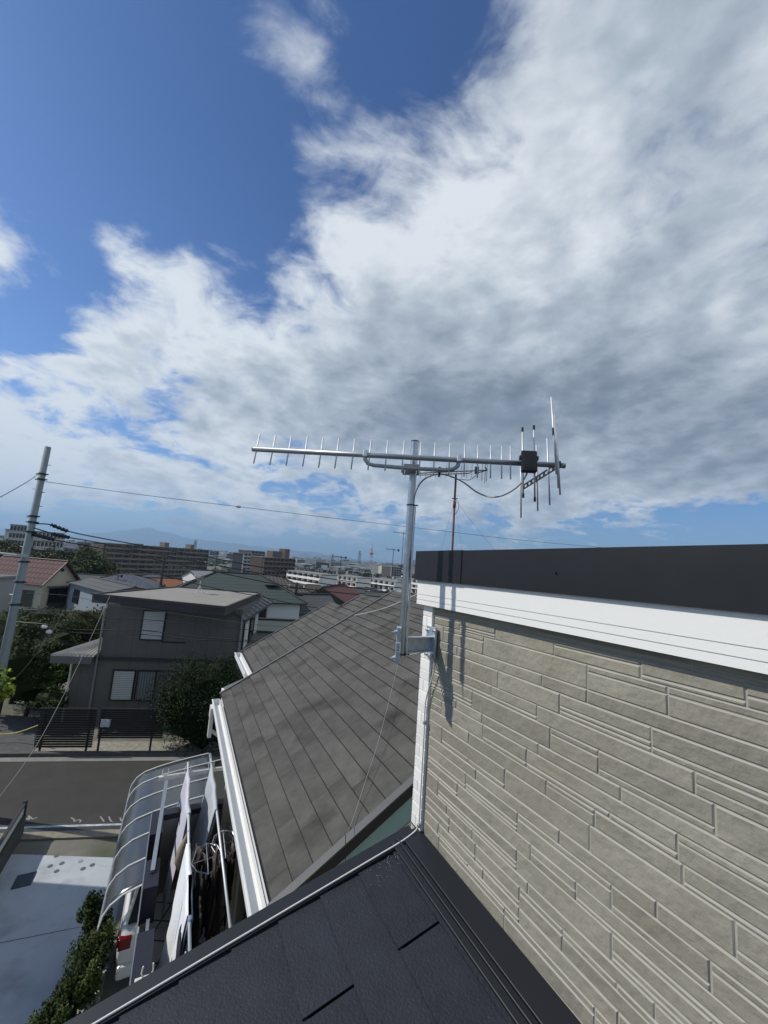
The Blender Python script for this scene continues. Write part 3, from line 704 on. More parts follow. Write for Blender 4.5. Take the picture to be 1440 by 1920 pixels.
for s in (-1, 1):
    w = MB(); w.box(CA(5.235, cb+s*.67, .80), (.10,.20,.19), AX); w.box(CA(5.34, cb+s*.775, .80), (.16,.03,.18), AX); o = build('tail_lamp', w, mat('red_lamp', (.15,.004,.009), .15), car, bevel=.03)
w = MB(); w.box(CA(5.20,cb,.38), (.16,1.5,.22), AX); build('bumper', w, cpaint, car, bevel=.05)
w = MB(); w.box(CA(5.17,cb,.72), (.03,.36,.14), AX); build('number_plate', w, whitep, car)
for aa in (5.95, 8.35):
    for s in (-1, 1):
        w = MB(); w.tube([CA(aa, cb+s*.68, .30), CA(aa, cb+s*.81, .30)], .30, 20); wh = build('wheel', w, rubber, car)
        w = MB(); w.tube([CA(aa, cb+s*.80, .30), CA(aa, cb+s*.82, .30)], .18, 16); build('rim', w, alug, wh)
# ---------------------------------------------------------------- ground
def g_z(x, y):
    r = math.hypot(x, y); K_ = [(0,0),(24,0),(42,-1.2),(60,-3.2),(120,-8),(200,-12.5),(300,-13.5),(1e6,-13.5)]
    for (r0,z0),(r1,z1) in zip(K_, K_[1:]):
        if r <= r1: return z0+(z1-z0)*(r-r0)/(r1-r0)
w = MB(); rings = [0,6,10,14,18,22,26,30,36,42,50,60,72,86,100,120,140,165,190,220,270,340,450,650,1000,1600,2600,4500,8000,14000,22000]; n = 64
for i, r_ in enumerate(rings):
    for j in range(n):
        an = 2*math.pi*j/n; x, y = r_*math.cos(an), r_*math.sin(an); w.v.append(V((x, y, g_z(x, y)-.03)))
for i in range(len(rings)-1):
    for j in range(n):
        q = (j+1)%n; w.f.append((i*n+j, (i+1)*n+j, (i+1)*n+q, i*n+q)); w.t.append(.5)
earth = mat('dry_ground', (.15,.145,.125), .95, var=.35, vs=1.2, bump=.5, bs=20, stain=((.06,.075,.035), .25, .45, .62))
struct('ground', w, earth)
HD = math.radians(81); E1 = V((math.sin(HD), math.cos(HD), 0)); N1 = V((-E1.y, E1.x, 0))
K0 = atZ(125, 1412, 0)   # foot of the slat fence
def RD(e, m, z): return V((K0.x, K0.y, 0)) + E1*e + N1*m + UZ*z
AR = (E1, N1, UZ)
def rb(mb, e0, e1, m0, m1, z0, z1, t=.5): return mb.box(RD((e0+e1)/2,(m0+m1)/2,(z0+z1)/2), (abs(e1-e0),abs(m1-m0),abs(z1-z0)), AR, t)
w = MB(); w.face([RD(-40,-4.0,.0), RD(60,-4.0,.0), RD(60,-.42,.0), RD(-40,-.42,.0)]); struct('road', w, asph)
w = MB(); rb(w, -40, 60, -.62, -.30, -.02, .012); struct('gutter_strip', w, mat('pale_gutter', (.20,.20,.185), .9, var=.2, vs=3, bump=.4, bs=60))
w = MB()
for i in range(-2, 30): rb(w, -1.7+i*.6, -1.7+i*.6+.592, -.30, -.12, -.02, .13)
struct('kerb', w, mat('dark_kerb', (.085,.085,.082), .9, var=.2, vs=4))
w = MB(); rb(w, -12, 40, -4.35, -4.0, -.02, .006); struct('near_gutter', w, mat('wet_gutter', (.045,.047,.05), .5, var=.3, vs=6))
w = MB(); rb(w, -4, 20, -4.17, -4.09, .0, .010); rb(w, -.9, -.2, -4.45,-4.40,.0,.010); struct('gutter_line', w, mat('worn_white_line', (.42,.45,.45), .7, var=.5, vs=5))
w = MB(); rb(w, -12, 40, -4.62, -4.35, -.02, .02); struct('near_kerb', w, mat('stained_concrete', (.22,.20,.155), .9, var=.3, vs=6, bump=.3, bs=50))
w = MB(); P = [atZ(41,1603,0), atZ(300,1612,0), NA(4.2,-1.0,0), NA(-1,-1.2,0), NA(-1,-8,0), atZ(-220,1602,0)]
w.face([p+UZ*.012 for p in P][::-1]); struct('parking_slab', w, slab)
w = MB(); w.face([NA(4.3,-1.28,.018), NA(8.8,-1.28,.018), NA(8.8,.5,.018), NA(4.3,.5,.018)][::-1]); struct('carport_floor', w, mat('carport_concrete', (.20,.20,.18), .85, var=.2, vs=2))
w = MB(); q0_ = atZ(-40,1776,.016); q1_ = atZ(150,1738,.016); d_ = (q1_-q0_).normalized(); n_ = V((-d_.y,d_.x,0))*.006; w.face([q0_-n_, q1_-n_, q1_+n_, q0_+n_]); struct('slab_joint', w, mat('joint_dark', (.08,.085,.09), .9))
w = MB(); # chalk-like utility marks sprayed on the road
def squig(pts):
    q = [atZ(x, y, .006) for x, y in pts]
    for a, b in zip(q, q[1:]):
        d = (b-a); nn = V((-d.y, d.x, 0)).normalized()*.018; w.face([a-nn, b-nn, b+nn, a+nn])
for p in ([(133,1533),(140,1537),(138,1541),(146,1537),(152,1538),(147,1546),(156,1547)], [(188,1531),(195,1540),(192,1546),(203,1545)], [(204,1531),(207,1538),(214,1545)], [(47,1534),(55,1537),(53,1529),(62,1536),(70,1532)], [(222,1545),(228,1540),(225,1533)]): squig(p)
struct('road_marks', w, mat('worn_chalk', (.26,.26,.26), .8))
w = MB(); rb(w, -1.2, 8, -.12, .9, .0, .02); struct('gravel_strip', w, mat('pale_gravel', (.30,.285,.24), .95, var=.45, vs=7, bump=1, bs=45, bd=.03))
w = MB(); P = [atZ(-60,1335,0), atZ(68,1345,0), atZ(62,1419,0), atZ(-60,1423,0)]; w.face([p+UZ*.012 for p in P][::-1]); struct('driveway', w, mat('dark_gravel', (.085,.085,.085), .95, var=.4, vs=5, bump=.8, bs=40, bd=.02))
stone = mat('round_dark_disc', (.09,.10,.115), .7, var=.15)  # small round discs, dark but for one pale, lying on the slab
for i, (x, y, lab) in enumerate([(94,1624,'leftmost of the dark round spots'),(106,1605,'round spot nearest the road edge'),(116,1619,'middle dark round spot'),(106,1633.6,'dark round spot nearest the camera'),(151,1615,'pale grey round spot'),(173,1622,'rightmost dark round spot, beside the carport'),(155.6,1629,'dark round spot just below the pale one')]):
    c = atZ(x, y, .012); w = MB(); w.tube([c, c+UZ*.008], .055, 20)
    tag(build('slab_disc', w, stone if i != 4 else mat('pale_disc', (.25,.26,.27), .7), bevel=.003), lab+' on the pale parking slab', 'paving stone', 'round discs in the parking slab')
w = MB(); c = atZ(45,1651,.012); w.box(c+UZ*.008, (.42,.36,.016), (DW,DP,UZ)); tag(build('drain_cover', w, mat('blue_black_lid', (.012,.016,.028), .4), bevel=.004), 'dark blue square drain cover lying in the pale parking slab', 'drain cover')
# boundary wall with white slatted fence at the far left
f0 = atZ(48,1502,.85); fw = thing('boundary_fence', 'low boundary wall with a white slatted panel at the left edge of the parking slab', 'fence', (f0.x, f0.y, 0))
w = MB(); d = -DW; q0 = V((f0.x, f0.y, 0)); L = 4.2
w.box(q0+d*L/2+UZ*.25, (L,.14,.5), (DW,DP,UZ)); build('base_wall', w, mat('dark_block', (.07,.07,.065), .9, var=.2), fw)
w = MB()
for k in range(42): w.box(q0+d*(.05+k*.1)+UZ*.60, (.094,.02,.36), (DW,DP,UZ))
build('slats', w, whitedirty, fw)
w = MB(); w.box(q0+d*L/2+UZ*.81, (L,.07,.05), (DW,DP,UZ)); w.box(q0+d*L/2+UZ*.52, (L,.05,.04), (DW,DP,UZ)); w.box(q0+UZ*.43, (.08,.09,.86),(DW,DP,UZ)); build('rail', w, mat('bronze_metal', (.03,.028,.026), .4), fw)
sh_ = thing('added_shade_house', 'added unseen two-storey house that shades the parking slab, left of the boundary fence', 'house', (-14.4,3.6,0))  # added house out of view, sized and placed to shade the slab
w = MB(); w.box((-14.4,3.6,2.8),(6.0,13.2,5.6)); build('wall', w, beige, sh_)
w = MB(); w.prism([(-17.9,-3.4,5.6),(-10.9,-3.4,5.6),(-14.4,-3.4,7.2)], (0,14.0,0)); build('roof', w, mat('added_shade_house_roof', (.08,.08,.085), .8), sh_)
# ---------------------------------------------------------------- foliage
def leafmat(name, c, var=.8): return mat(name, c, .7, var=.3, vs=1.5, tint=var, spec=.10)
def leaves(mb, c, R, n, size, seed, lumps=14, droop=0):
    r = random.Random(seed); c = V(c); cl = []
    for i in range(lumps):
        while True:
            v = V((r.uniform(-1,1), r.uniform(-1,1), r.uniform(-1,1)))
            if .3 < v.length < 1: break
        v = v*(.72/max(v.length,.5)) if r.random() < .7 else v*.6
        cl.append((v, r.uniform(.22,.42), r.uniform(-.22,.22)))
    for i in range(n):
        v, rr, tt = r.choice(cl)
        o = V((r.gauss(0,1), r.gauss(0,1), r.gauss(0,1))).normalized()*rr*(r.random()**.35)
        p = v+o; p = c+V((p.x*R[0], p.y*R[1], p.z*R[2]))
        nn = (V((o.x,o.y,o.z+.5)).normalized()+V((r.gauss(0,.55), r.gauss(0,.55), r.gauss(0,.55)))).normalized()
        a = nn.cross(V((r.random(), r.random(), r.random()))).normalized(); b = nn.cross(a); s = size*r.uniform(.6,1.3)
        mb.face([p-a*s*.5, p+b*s*.28, p+a*s*.5, p-b*s*.28], min(1, max(0, .5+tt+r.gauss(0,.2))))
    return mb
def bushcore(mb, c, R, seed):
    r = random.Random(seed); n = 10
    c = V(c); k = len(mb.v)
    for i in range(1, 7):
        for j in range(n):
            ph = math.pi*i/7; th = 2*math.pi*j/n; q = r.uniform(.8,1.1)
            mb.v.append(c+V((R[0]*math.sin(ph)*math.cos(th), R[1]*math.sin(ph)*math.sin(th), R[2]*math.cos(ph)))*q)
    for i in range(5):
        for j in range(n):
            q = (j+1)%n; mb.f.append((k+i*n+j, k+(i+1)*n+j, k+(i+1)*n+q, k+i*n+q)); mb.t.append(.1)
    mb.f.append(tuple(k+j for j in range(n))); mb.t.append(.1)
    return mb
def plant(name, label, cat, c, R, n, size, m, seed, trunk=True, group=None, lumps=16, base=None, core=.5):
    zb = g_z(c[0], c[1]) if base is None else base
    t = thing(name, label, cat, (c[0], c[1], zb), 0, group)
    w = leaves(MB(), c, R, n, size, seed, lumps)
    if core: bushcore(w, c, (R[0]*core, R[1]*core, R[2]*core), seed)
    build('foliage', w, m, t)
    if trunk:
        w = MB(); r = random.Random(seed); h = c[2]-zb
        tr = max(.035, R[0]*.05)
        w.tube([V((c[0],c[1],zb-.1)), V((c[0]+.05*R[0],c[1],zb+h*.4)), V((c[0],c[1],zb+h*.8)), V((c[0],c[1],c[2]+R[2]*.5))], [tr*1.3,tr,tr*.8,tr*.3], 7)
        for k in range(5):
            an = r.uniform(0,6.28); w.tube([V((c[0],c[1],zb+h*.75)), V((c[0]+R[0]*.3*math.cos(an),c[1]+R[1]*.3*math.sin(an),c[2])), V((c[0]+R[0]*.6*math.cos(an),c[1]+R[1]*.6*math.sin(an),c[2]+R[2]*.35))], [tr*.6,tr*.4,tr*.15], 5)
        build('trunk', w, mat('bark', (.06,.045,.032), .9, var=.3), t)
    return t
darkleaf = leafmat('dark_bush_leaf', (.020,.036,.014)); hedgeleaf = leafmat('hedge_leaf', (.055,.078,.022)); mixleaf = leafmat('garden_leaf', (.040,.060,.018)); limeleaf = leafmat('grape_leaf', (.20,.26,.035)); forestl = leafmat('forest_leaf', (.038,.058,.018)); olive = leafmat('olive_leaf', (.085,.085,.028))
bc = RD(4.6, .45, 1.75)
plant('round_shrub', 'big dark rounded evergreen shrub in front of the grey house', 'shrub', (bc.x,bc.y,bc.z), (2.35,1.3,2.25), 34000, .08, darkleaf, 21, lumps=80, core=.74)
hp = [(176,1725,.55,.34,.62),(172,1775,.5,.36,.6),(160,1825,.5,.38,.55),(142,1865,.45,.36,.5),(112,1905,.42,.36,.46),(85,1945,.4,.36,.42)]
for i, (x, y, h, R_, rz) in enumerate(hp):
    p = atZ(x, y, h); nm = ['tallest bush of the hedge beside the parking slab, closest to the carport roof','second hedge bush from the carport roof','third hedge bush from the carport roof','fourth hedge bush from the carport roof, yellowish green','fifth hedge bush, sparse and low beside the slab','last low hedge bush at the bottom edge'][i]
    plant('hedge_bush', nm, 'bush', (p.x,p.y,h), (R_,R_,rz), 2600 if i < 4 else 1500, .055, hedgeleaf if i%2 else leafmat('hedge_leaf_dark', (.028,.045,.014)), 50+i, trunk=True, group='hedge along the parking slab', lumps=14, base=0, core=.5)
# ================================================================ grey house across the road
G0 = atY(300, 1240, 18.5); G0 = V((G0.x, G0.y, 0))
def GH(e, m, z): return G0 + E1*e + N1*m + UZ*z
def gb(mb, e0, e1, m0, m1, z0, z1, t=.5): return mb.box(GH((e0+e1)/2,(m0+m1)/2,(z0+z1)/2), (abs(e1-e0),abs(m1-m0),abs(z1-z0)), AR, t)
gh = thing('grey_house', 'two-storey grey house with a flat beige roof and white shutters, across the road', 'house', tuple(GH(0,2.5,0)), math.radians(90)-HD)
gwall = stripes('grey_panel_wall', (.125,.122,.112), (.06,.06,.056), 0, axis=[(0, 1.55, .025)], rough=.85)
w = MB(); gb(w, -2.55, 3.42, 0, 5.4, 2.8, 5.2); gb(w, -3.55, 3.42, 0, 5.4, -.3, 2.8); build('wall', w, gwall, gh)
w = MB(); gb(w, -2.6, 3.46, -.09, 0, 2.72, 2.84); build('belt_board', w, mat('dark_belt', (.035,.035,.038), .6), gh)
w = MB(); P = [atZ(179,1114,5.5), atZ(421,1138,5.5), atZ(486,1112,5.5), atZ(332,1101,5.5)]
w.prism([p-UZ*.02 for p in P], -UZ*.02); build('roof_surface', w, mat('beige_roof_sheet', (.23,.215,.19), .8, var=.12, vs=.8, bump=.1, bs=30), gh)
w = MB(); c = sum(P, V((0,0,0)))/4
Q = [c+(p-c)*1.025 for p in P]; w.prism([p-UZ*.05 for p in Q], -UZ*.33)
for i in range(4):
    a, b = Q[i], Q[(i+1)%4]; d = (b-a).normalized(); w.box((a+b)/2+UZ*.01, ((b-a).length, .10, .07), (d, d.cross(UZ), UZ))
o = build('roof_fascia', w, stripes('brown_fascia', (.05,.045,.045), (.03,.028,.028), 14, 2, w=.2), gh)
w = MB(); P2 = [atZ(428,1139,5.30), atZ(484,1113,5.36), atZ(511,1128,4.95), atZ(458,1163,4.72)]
w.plate(P2, .06)
build('side_roof', w, mat('dark_seam_roof', (.065,.065,.075), .4, metal=.3), gh)
w = MB()
for k in range(9):
    f = k/8; a = P2[0].lerp(P2[1], f); b = P2[3].lerp(P2[2], f); w.tube([a+UZ*.015, b+UZ*.015], .018, 5)
w.box((P2[2]+P2[3])/2-UZ*.07, ((P2[2]-P2[3]).length,.06,.12), ((P2[2]-P2[3]).normalized(), (P2[2]-P2[3]).normalized().cross(UZ), UZ)); build('roof_seam', w, mat('seam_metal', (.03,.03,.035), .4), gh)
def gwin(e0, e1, z0, z1, kind, par=gh):
    w = MB(); f = .05
    for q in ((e0-f,e0,z0-f,z1+f),(e1,e1+f,z0-f,z1+f),(e0,e1,z1,z1+f),(e0,e1,z0-f,z0)): gb(w, q[0],q[1],-.07,0,q[2],q[3])
    fr = build('window', w, mat('dark_frame', (.015,.015,.017), .4), par)
    w = MB(); gb(w, e0, e1, -.045, -.005, z0, z1)
    if kind == 'shutter': build('shutter', w, stripes('white_shutter', (.52,.54,.54), (.24,.26,.26), 13, 2, w=.28, bump=.5), fr)
    elif kind == 'curtain':
        build('curtain', w, stripes('curtain_folds', (.16,.18,.20), (.09,.10,.11), 9, 0, w=.4), fr)
    else: build('pane', w, glassd if kind == 'glass' else mat('grey_screen', (.09,.09,.095), .6), fr)
gwin(-.95, -.05, 3.68, 4.92, 'shutter'); gwin(-1.82, -.98, 1.03, 2.26, 'shutter'); gwin(-.80, -.1, 1.03, 2.26, 'curtain'); gwin(-.04, .80, 1.03, 2.26, 'screen')
w = MB(); gb(w, -.05, 1.0, -.05, 0, 3.56, 3.60); build('bracket_rail', w, blackp, gh)
w = MB()
for e, z in ((-2.6,2.4),(3.40,2.6)):
    w.tube([GH(e,-.06,5.0), GH(e,-.06,0.2)], .045, 8)
build('downpipe', w, mat('grey_pipe', (.22,.23,.23), .5), gh)
# windows on the side wall that runs away from us
def swin(m0, m1, z0, z1, mt):
    w = MB(); w.box(GH(3.46,(m0+m1)/2,(z0+z1)/2), (.06, m1-m0+.12, z1-z0+.12), AR); fr = build('side_window', w, mat('dark_frame', (.015,.015,.017), .4), gh)
    w = MB(); w.box(GH(3.50,(m0+m1)/2,(z0+z1)/2), (.03, m1-m0, z1-z0), AR); build('pane', w, mt, fr)
swin(.5,1.5,3.3,4.5,mat('white_blind', (.55,.56,.55), .6)); swin(2.2,3.0,3.2,4.5,glassd); swin(3.5,4.6,3.4,4.5,mat('white_blind', (.55,.56,.55), .6))
w = MB(); P3 = [GH(-4.3,-.35,2.92), GH(-2.62,-.35,2.92), GH(-2.56,.0,3.05), GH(-2.56,1.5,3.5), GH(-3.2,1.5,3.3)]
w.prism(P3, -UZ*.04); 
for k in range(12):
    f = k/11; w.tube([P3[0].lerp(P3[1],f)+UZ*.03, P3[4].lerp(P3[3],f)+UZ*.03], .03, 5)
build('porch_roof', w, mat('pale_corrugated', (.42,.41,.39), .6, var=.2), gh)
w = MB(); gb(w, -4.3, -2.66, -.38, -.33, 2.60, 2.90); gb(w, -4.33,-4.28,-.33,1.4,2.6,2.9); build('porch_fascia', w, stripes('porch_grey', (.16,.16,.16), (.09,.09,.09), 30, 2, w=.2), gh)
w = MB(); w.tube([GH(-3.60,-.05,2.6), GH(-3.60,-.05,.1)], .04, 8); build('porch_pipe', w, whitedirty, gh)
dz = atZ(373,1112,5.5); dish = thing('satellite_dish', 'small satellite dish on a tripod standing on the beige flat roof', 'satellite dish', tuple(dz))
w = MB()
for an in (0,2.1,4.2): w.tube([dz+V((.28*math.cos(an),.28*math.sin(an),0)), dz+UZ*.38], .018, 6)
w.tube([dz+UZ*.3, dz+UZ*.75], .022, 8); build('tripod', w, whitep, dish)
def disc(c, n, R, d, mb, k=14):
    n = V(n).normalized(); a = n.cross(UZ).normalized(); b = n.cross(a); rr = [(0,-d),(R*.5,-d*.75),(R*.8,-d*.35),(R,0)]
    prev = None
    for r_, h in rr:
        ring = [len(mb.v)+j for j in range(k)]
        for j in range(k): mb.v.append(V(c)+n*h+(a*math.cos(6.2832*j/k)+b*math.sin(6.2832*j/k))*max(r_,.001))
        if prev:
            for j in range(k): q = (j+1)%k; mb.f.append((prev[j],prev[q],ring[q],ring[j])); mb.t.append(.5)
        prev = ring
w = MB(); disc(dz+UZ*.78, (-.9,.1,.5), .24, .06, w); o = build('dish', w, mat('grey_dish', (.2,.2,.2), .5), dish, smooth=True); o.modifiers.new('s','SOLIDIFY').thickness = .01
w = MB(); w.tube([dz+UZ*.6, dz+UZ*.7+V((-.3,0,.1)), dz+V((-.36,0,.92))], .012, 5); w.box(dz+V((-.36,0,.93)),(.07,.07,.1)); build('feed_arm', w, whitep, dish)
# slat fences
fblack = mat('black_slat_fence', (.012,.012,.013), .5)
for i, (e0, e1, z0, z1, n, mm, posts, lab) in enumerate(((-1.12,.82,.20,1.57,16,0,(-.95,.62),'left black slatted fence panel, reaching nearer the ground, in front of the grey house'),(.93,3.25,.50,1.56,14,.06,(1.0,2.85),'long black slatted fence panel with a pale cloth on it, beside the round shrub'))):
    t = thing('slat_fence', lab, 'fence', tuple(RD((e0+e1)/2, mm, 0)))
    w = MB(); h = (z1-z0)/n
    for k in range(n): rb(w, e0, e1, mm-.012, mm+.012, z0+k*h, z0+k*h+h*.74)
    build('slats', w, fblack, t)
    w = MB(); rb(w, e0, e1, mm-.02, mm+.03, z1, z1+.03); build('top_rail', w, mat('fence_rail', (.04,.04,.042), .4), t)
    for p in posts:
        w = MB(); rb(w, p-.03, p+.03, mm+.013, mm+.07, 0, z1); build('post', w, fblack, t)
w = MB()
for k in range(6):
    for q in range(4):
        w.face([RD(1.02+k*.06-q*.004, -.0-.02*math.sin(k*1.5)-.02, 1.22-q*.07), RD(1.08+k*.06-(q)*.004-.0, -.02-.02*math.sin(k*1.5+1.5), 1.22-q*.07), RD(1.06+k*.05, -.02-.02*math.sin(k*1.5+1.5), 1.15-q*.07), RD(1.02+k*.05, -.02-.02*math.sin(k*1.5), 1.15-q*.07)])
o = tag(build('hung_cloth', w, mat('pale_blue_cloth', (.5,.56,.6), .8)), 'pale blue-white cloth hanging over the black slatted fence', 'cloth'); o.modifiers.new('s','SOLIDIFY').thickness = .01
ye = [atZ(-10,1377,.3), atZ(30,1374,.35), atZ(74,1359,.8)]
wire('yellow_rope', ye, .02, mat('yellow_rope', (.5,.42,.1), .7), 'yellowish rope strung across the drive to the left slatted fence', 'rope')
# ---------------------------------------------------------------- utility pole and overhead lines
pT = atY(90,838,12); pB = V((pT.x-.2, 12, 0))
pole = thing('utility_pole', 'tall leaning concrete utility pole at the left edge with step bolts and bands', 'utility pole', tuple(pB))
w = MB(); w.tube([pB, pB.lerp(pT,.5), pT], [.132,.108,.083], 20); build('shaft', w, mat('pale_pole_concrete', (.22,.26,.275), .8, var=.12, vs=5, bump=.2, bs=60), pole, smooth=True)
def pz(y): 
    lo, hi = 0., 1.
    for _ in range(30):
        m = (lo+hi)/2
        if pixof(pB.lerp(pT,m))[1] > y: lo = m
        else: hi = m
    return pB.lerp(pT, lo), .132+(.083-.132)*lo
w = MB()
for y in (889,899,968,979,997,1053,1091,1133):
    p, r_ = pz(y); w.tube([p-UZ*.03, p+UZ*.03], r_+.012, 16); w.tube([p+V((-r_-.1,0,0)), p+V((r_+.1,0,0))], .02, 6)
build('band', w, mat('dark_band', (.035,.045,.05), .5, metal=.4), pole)
for y, s in ((872,1),(918,-1),(923,1),(949,1),(971,-1),(1026,-1),(1116,-1),(1150,1)):
    p, r_ = pz(y); w = MB(); w.tube([p+V((s*r_,0,0)), p+V((s*(r_+.12),0,.01))], .012, 6); build('step_bolt', w, galv, pole)
p, r_ = pz(1042); w = MB(); w.tube([p+V((-r_,-.1,0)), p+V((-2.4,-.3,.12))], .035, 8); w.box(p+V((.02,-r_-.02,0)),(.28,.06,.09)); build('cross_arm', w, mat('pale_arm', (.38,.42,.43), .5), pole)
def line(pts, r, m, label, name='overhead_cable', group=None): return wire(name, [atY(*p) for p in pts], r, m, label, 'cable', group)
gwire = mat('grey_wire', (.09,.10,.11), .6)
line([(84,903,11.9),(260,927,12.5),(447,950,13.5),(620,971,14.5),(800,992,16),(980,1013,18),(1145,1028,20),(1420,1052,23)], .009, gwire, 'single thin overhead wire crossing the sky from the pole top past the mast')
line([(70,890,12),(40,910,10.8),(-60,965,9)], .011, gwire, 'thin wire running from the pole top out of the left edge')
p = atY(447,950,13.5); w = MB(); w.tube([p-V((.10,0,-.01)), p-V((.05,0,-.005)), p+V((.05,0,-.005)), p+V((.10,0,-.01))], [.015,.045,.045,.015], 10); tag(build('wire_bead', w, mat('pale_marker', (.45,.45,.45), .6), smooth=True), 'small pale bead clipped on the thin overhead wire', 'wire marker')
w = MB()
cabs = [([(68,982,12),(96,984,12),(127,996,12.2),(200,1011,12.5),(385,1044,13.2),(590,1081,14),(800,1108,15),(1000,1130,16)], .020, 'thick black cable with splice sleeves, highest of those leaving the pole'),
 ([(64,990,12),(100,1001,12),(130,1008,12.2),(200,1020,12.5),(385,1056,13.2),(590,1092,14),(800,1119,15),(1000,1142,16)], .019, 'black cable leaving the pole just under the sleeved one'),
 ([(60,1001,12),(100,1012,12),(200,1030,12.5),(385,1068,13.2),(560,1102,14),(800,1128,15),(1000,1150,16)], .018, 'third black cable from the top of the bundle leaving the pole'),
 ([(60,1030,12),(130,1040,12),(240,1062,12.5),(385,1099,13.2),(485,1118,13.6),(560,1134,14),(660,1150,15)], .014, 'thin black cable passing just above the beige flat roof'),
 ([(30,1166,13),(90,1171,13),(150,1181,13.4),(260,1181,14),(352,1192,14.5),(470,1201,15),(560,1203,16)], .016, 'upper of the two close black cables across the upper wall of the grey house'),
 ([(25,1172,13),(90,1180,13),(150,1187,13.4),(260,1189,14),(352,1198,14.5),(470,1204,15),(560,1208,16)], .014, 'lower of the two close black cables across the upper wall of the grey house'),
 ([(45,1140,12.5),(120,1146,13),(200,1158,13.4),(300,1164,14),(455,1180,15),(560,1188,16)], .012, 'black cable crossing the upper white shutter of the grey house'),
 ([(50,1112,12.5),(130,1117,13),(200,1132,13.4),(300,1146,14),(455,1168,15),(560,1178,16)], .007, 'thin grey wire just under the flat roof fascia of the grey house')]
for pts, r_, lab in cabs: line(pts, r_, cablek if r_ > .008 else gwire, lab)
for pts, k0, k1 in ((cabs[0][0],1,2),(cabs[1][0],1,2),(cabs[2][0],0,1)):
    a = atY(*pts[k0]); b = atY(*pts[k1]); w = MB(); n = 12
    w.tube([a.lerp(b,i/n) for i in range(n+1)], [.03+.035*abs(math.sin(i*1.1+pts[0][0])) for i in range(n+1)], 8)
    tag(build('splice_sleeve', w, cablek), 'black splice sleeve lumps on the '+('highest' if pts is cabs[0][0] else 'second' if pts is cabs[1][0] else 'third')+' black cable beside the pole', 'cable splice')
for i, (x, y) in enumerate(((83,1175),(92,1184.5))):
    p = atY(x, y, 13); w = MB(); w.tube([p-V((.07,0,0)), p+V((.07,0,0))], .05, 10); w.tube([p+V((-.02,0,0)), p+V((.02,0,0))], .065, 10); tag(build('insulator', w, whitep, smooth=False), ('upper' if i==0 else 'lower')+' of the two white insulators on the low cables beside the pole', 'insulator')
line([(206,1118,9),(150,1240,8),(90,1360,7),(40,1440,6.4),(-30,1530,5.8)], .0042, mat('pale_guy', (.30,.29,.27), .6), 'pale guy wire slanting down across the fence and road at the left', 'guy_wire')
line([(130,1120,11),(100,1180,11),(40,1260,11),(-20,1310,11)], .004, mat('pale_guy', (.30,.29,.27), .6), 'faint wire slanting over the dark garden behind the pole', 'guy_wire')
# ---------------------------------------------------------------- rusty mast and second antenna behind the parapet, dish
ry = 7.0; rT = atY(855,890,ry); rBm = V((rT.x, ry, 5.6)); 
rm = thing('rusty_mast', 'thin rusty mast rising behind the black parapet with a smaller antenna on top', 'mast', tuple(rBm))
w = MB(); w.tube([rBm, rT], .020, 10); w.tube([rT-UZ*.62, rT-UZ*.50], .027, 10); build('pole', w, rust, rm, smooth=True)
w = MB(); q = rT-UZ*.45; w.tube([q-V((.05,0,0)), q+V((.05,0,0))], .01, 6); w.tube([q, q+V((.07,0,-.06)), q+V((.08,0,-.2)), q+V((.02,0,-.3))], .004, 6); build('wire_clamp', w, blackp, rm)
ant2 = thing('small_yagi_antenna', 'smaller weathered antenna on top of the rusty mast behind the parapet', 'antenna', tuple(rT))
a = atY(757.5,888.5,ry+.1); b = atY(914,881.5,ry-.1); w = MB(); w.tube([a,b], .012, 8); w.tube([atY(778,891,ry), atY(880,887.5,ry), atY(884,884,ry)], .010, 8); build('boom', w, mat('old_alu', (.22,.22,.23), .5, metal=.6), ant2)
for i in range(15):
    x = 760+i*9.6; f = (x-757.5)/156; yb = 888.5-7*f; P = atY(x,yb,ry+.1-.2*f)
    w = MB(); w.tube([P-UZ*(.09+.05*f), P+UZ*(.09+.05*f)], .004, 5); build('director_rod', w, mat('old_alu', (.22,.22,.23), .5, metal=.6), ant2)
P = atY(894,882,ry-.07); w = MB(); w.box(P, (.07,.05,.14)); build('junction_box', w, blackp, ant2, bevel=.01)
w = MB()
for d in (-.2,.22): w.tube([b, b+V((-.10,d,0))], .01, 5)
for x,d,h in ((904,.15,.19),(910,-.15,.22),(913,0,.2)): P = atY(x,883,ry+d); w.tube([P-UZ*h,P+UZ*h*.7], .005, 5)
build('reflector', w, blackp, ant2)
wire('antenna_lead', [atY(892,892,ry), atY(880,900,ry), atY(862,898,ry)], .006, cablek, 'thin black lead sagging from the small antenna to the rusty mast', 'cable')
q = rT-UZ*.48
for i, (x, y, Y, lab) in enumerate(((963,1034,5.2,'bright guy wire from the rusty mast down to the parapet on the right'),(938,1036,8.0,'faint guy wire from the rusty mast just left of the bright one'),(868,1034,9.5,'nearly vertical guy wire close behind the rusty mast'),(824,1034,8.0,'faint guy wire from the rusty mast down to the left'))):
    wire('guy_wire', [q, atY(x, y, Y)-UZ*.1], .0035 if i == 0 else .0022, thinw, lab)
dp_ = atY(832,1036,6.0); t = thing('dish_behind_parapet', 'grey rim of a satellite dish peeking over the black parapet', 'satellite dish', tuple(dp_-UZ*.6))
w = MB(); disc(dp_-UZ*.13, (-.9,.2,.35), .20, .05, w, 20); o = build('dish', w, mat('grey_dish', (.2,.2,.2), .5), t, smooth=True); o.modifiers.new('s','SOLIDIFY').thickness = .008
w = MB(); w.tube([dp_-UZ*.14, dp_-UZ*.9], .02, 8); build('post', w, galv, t)
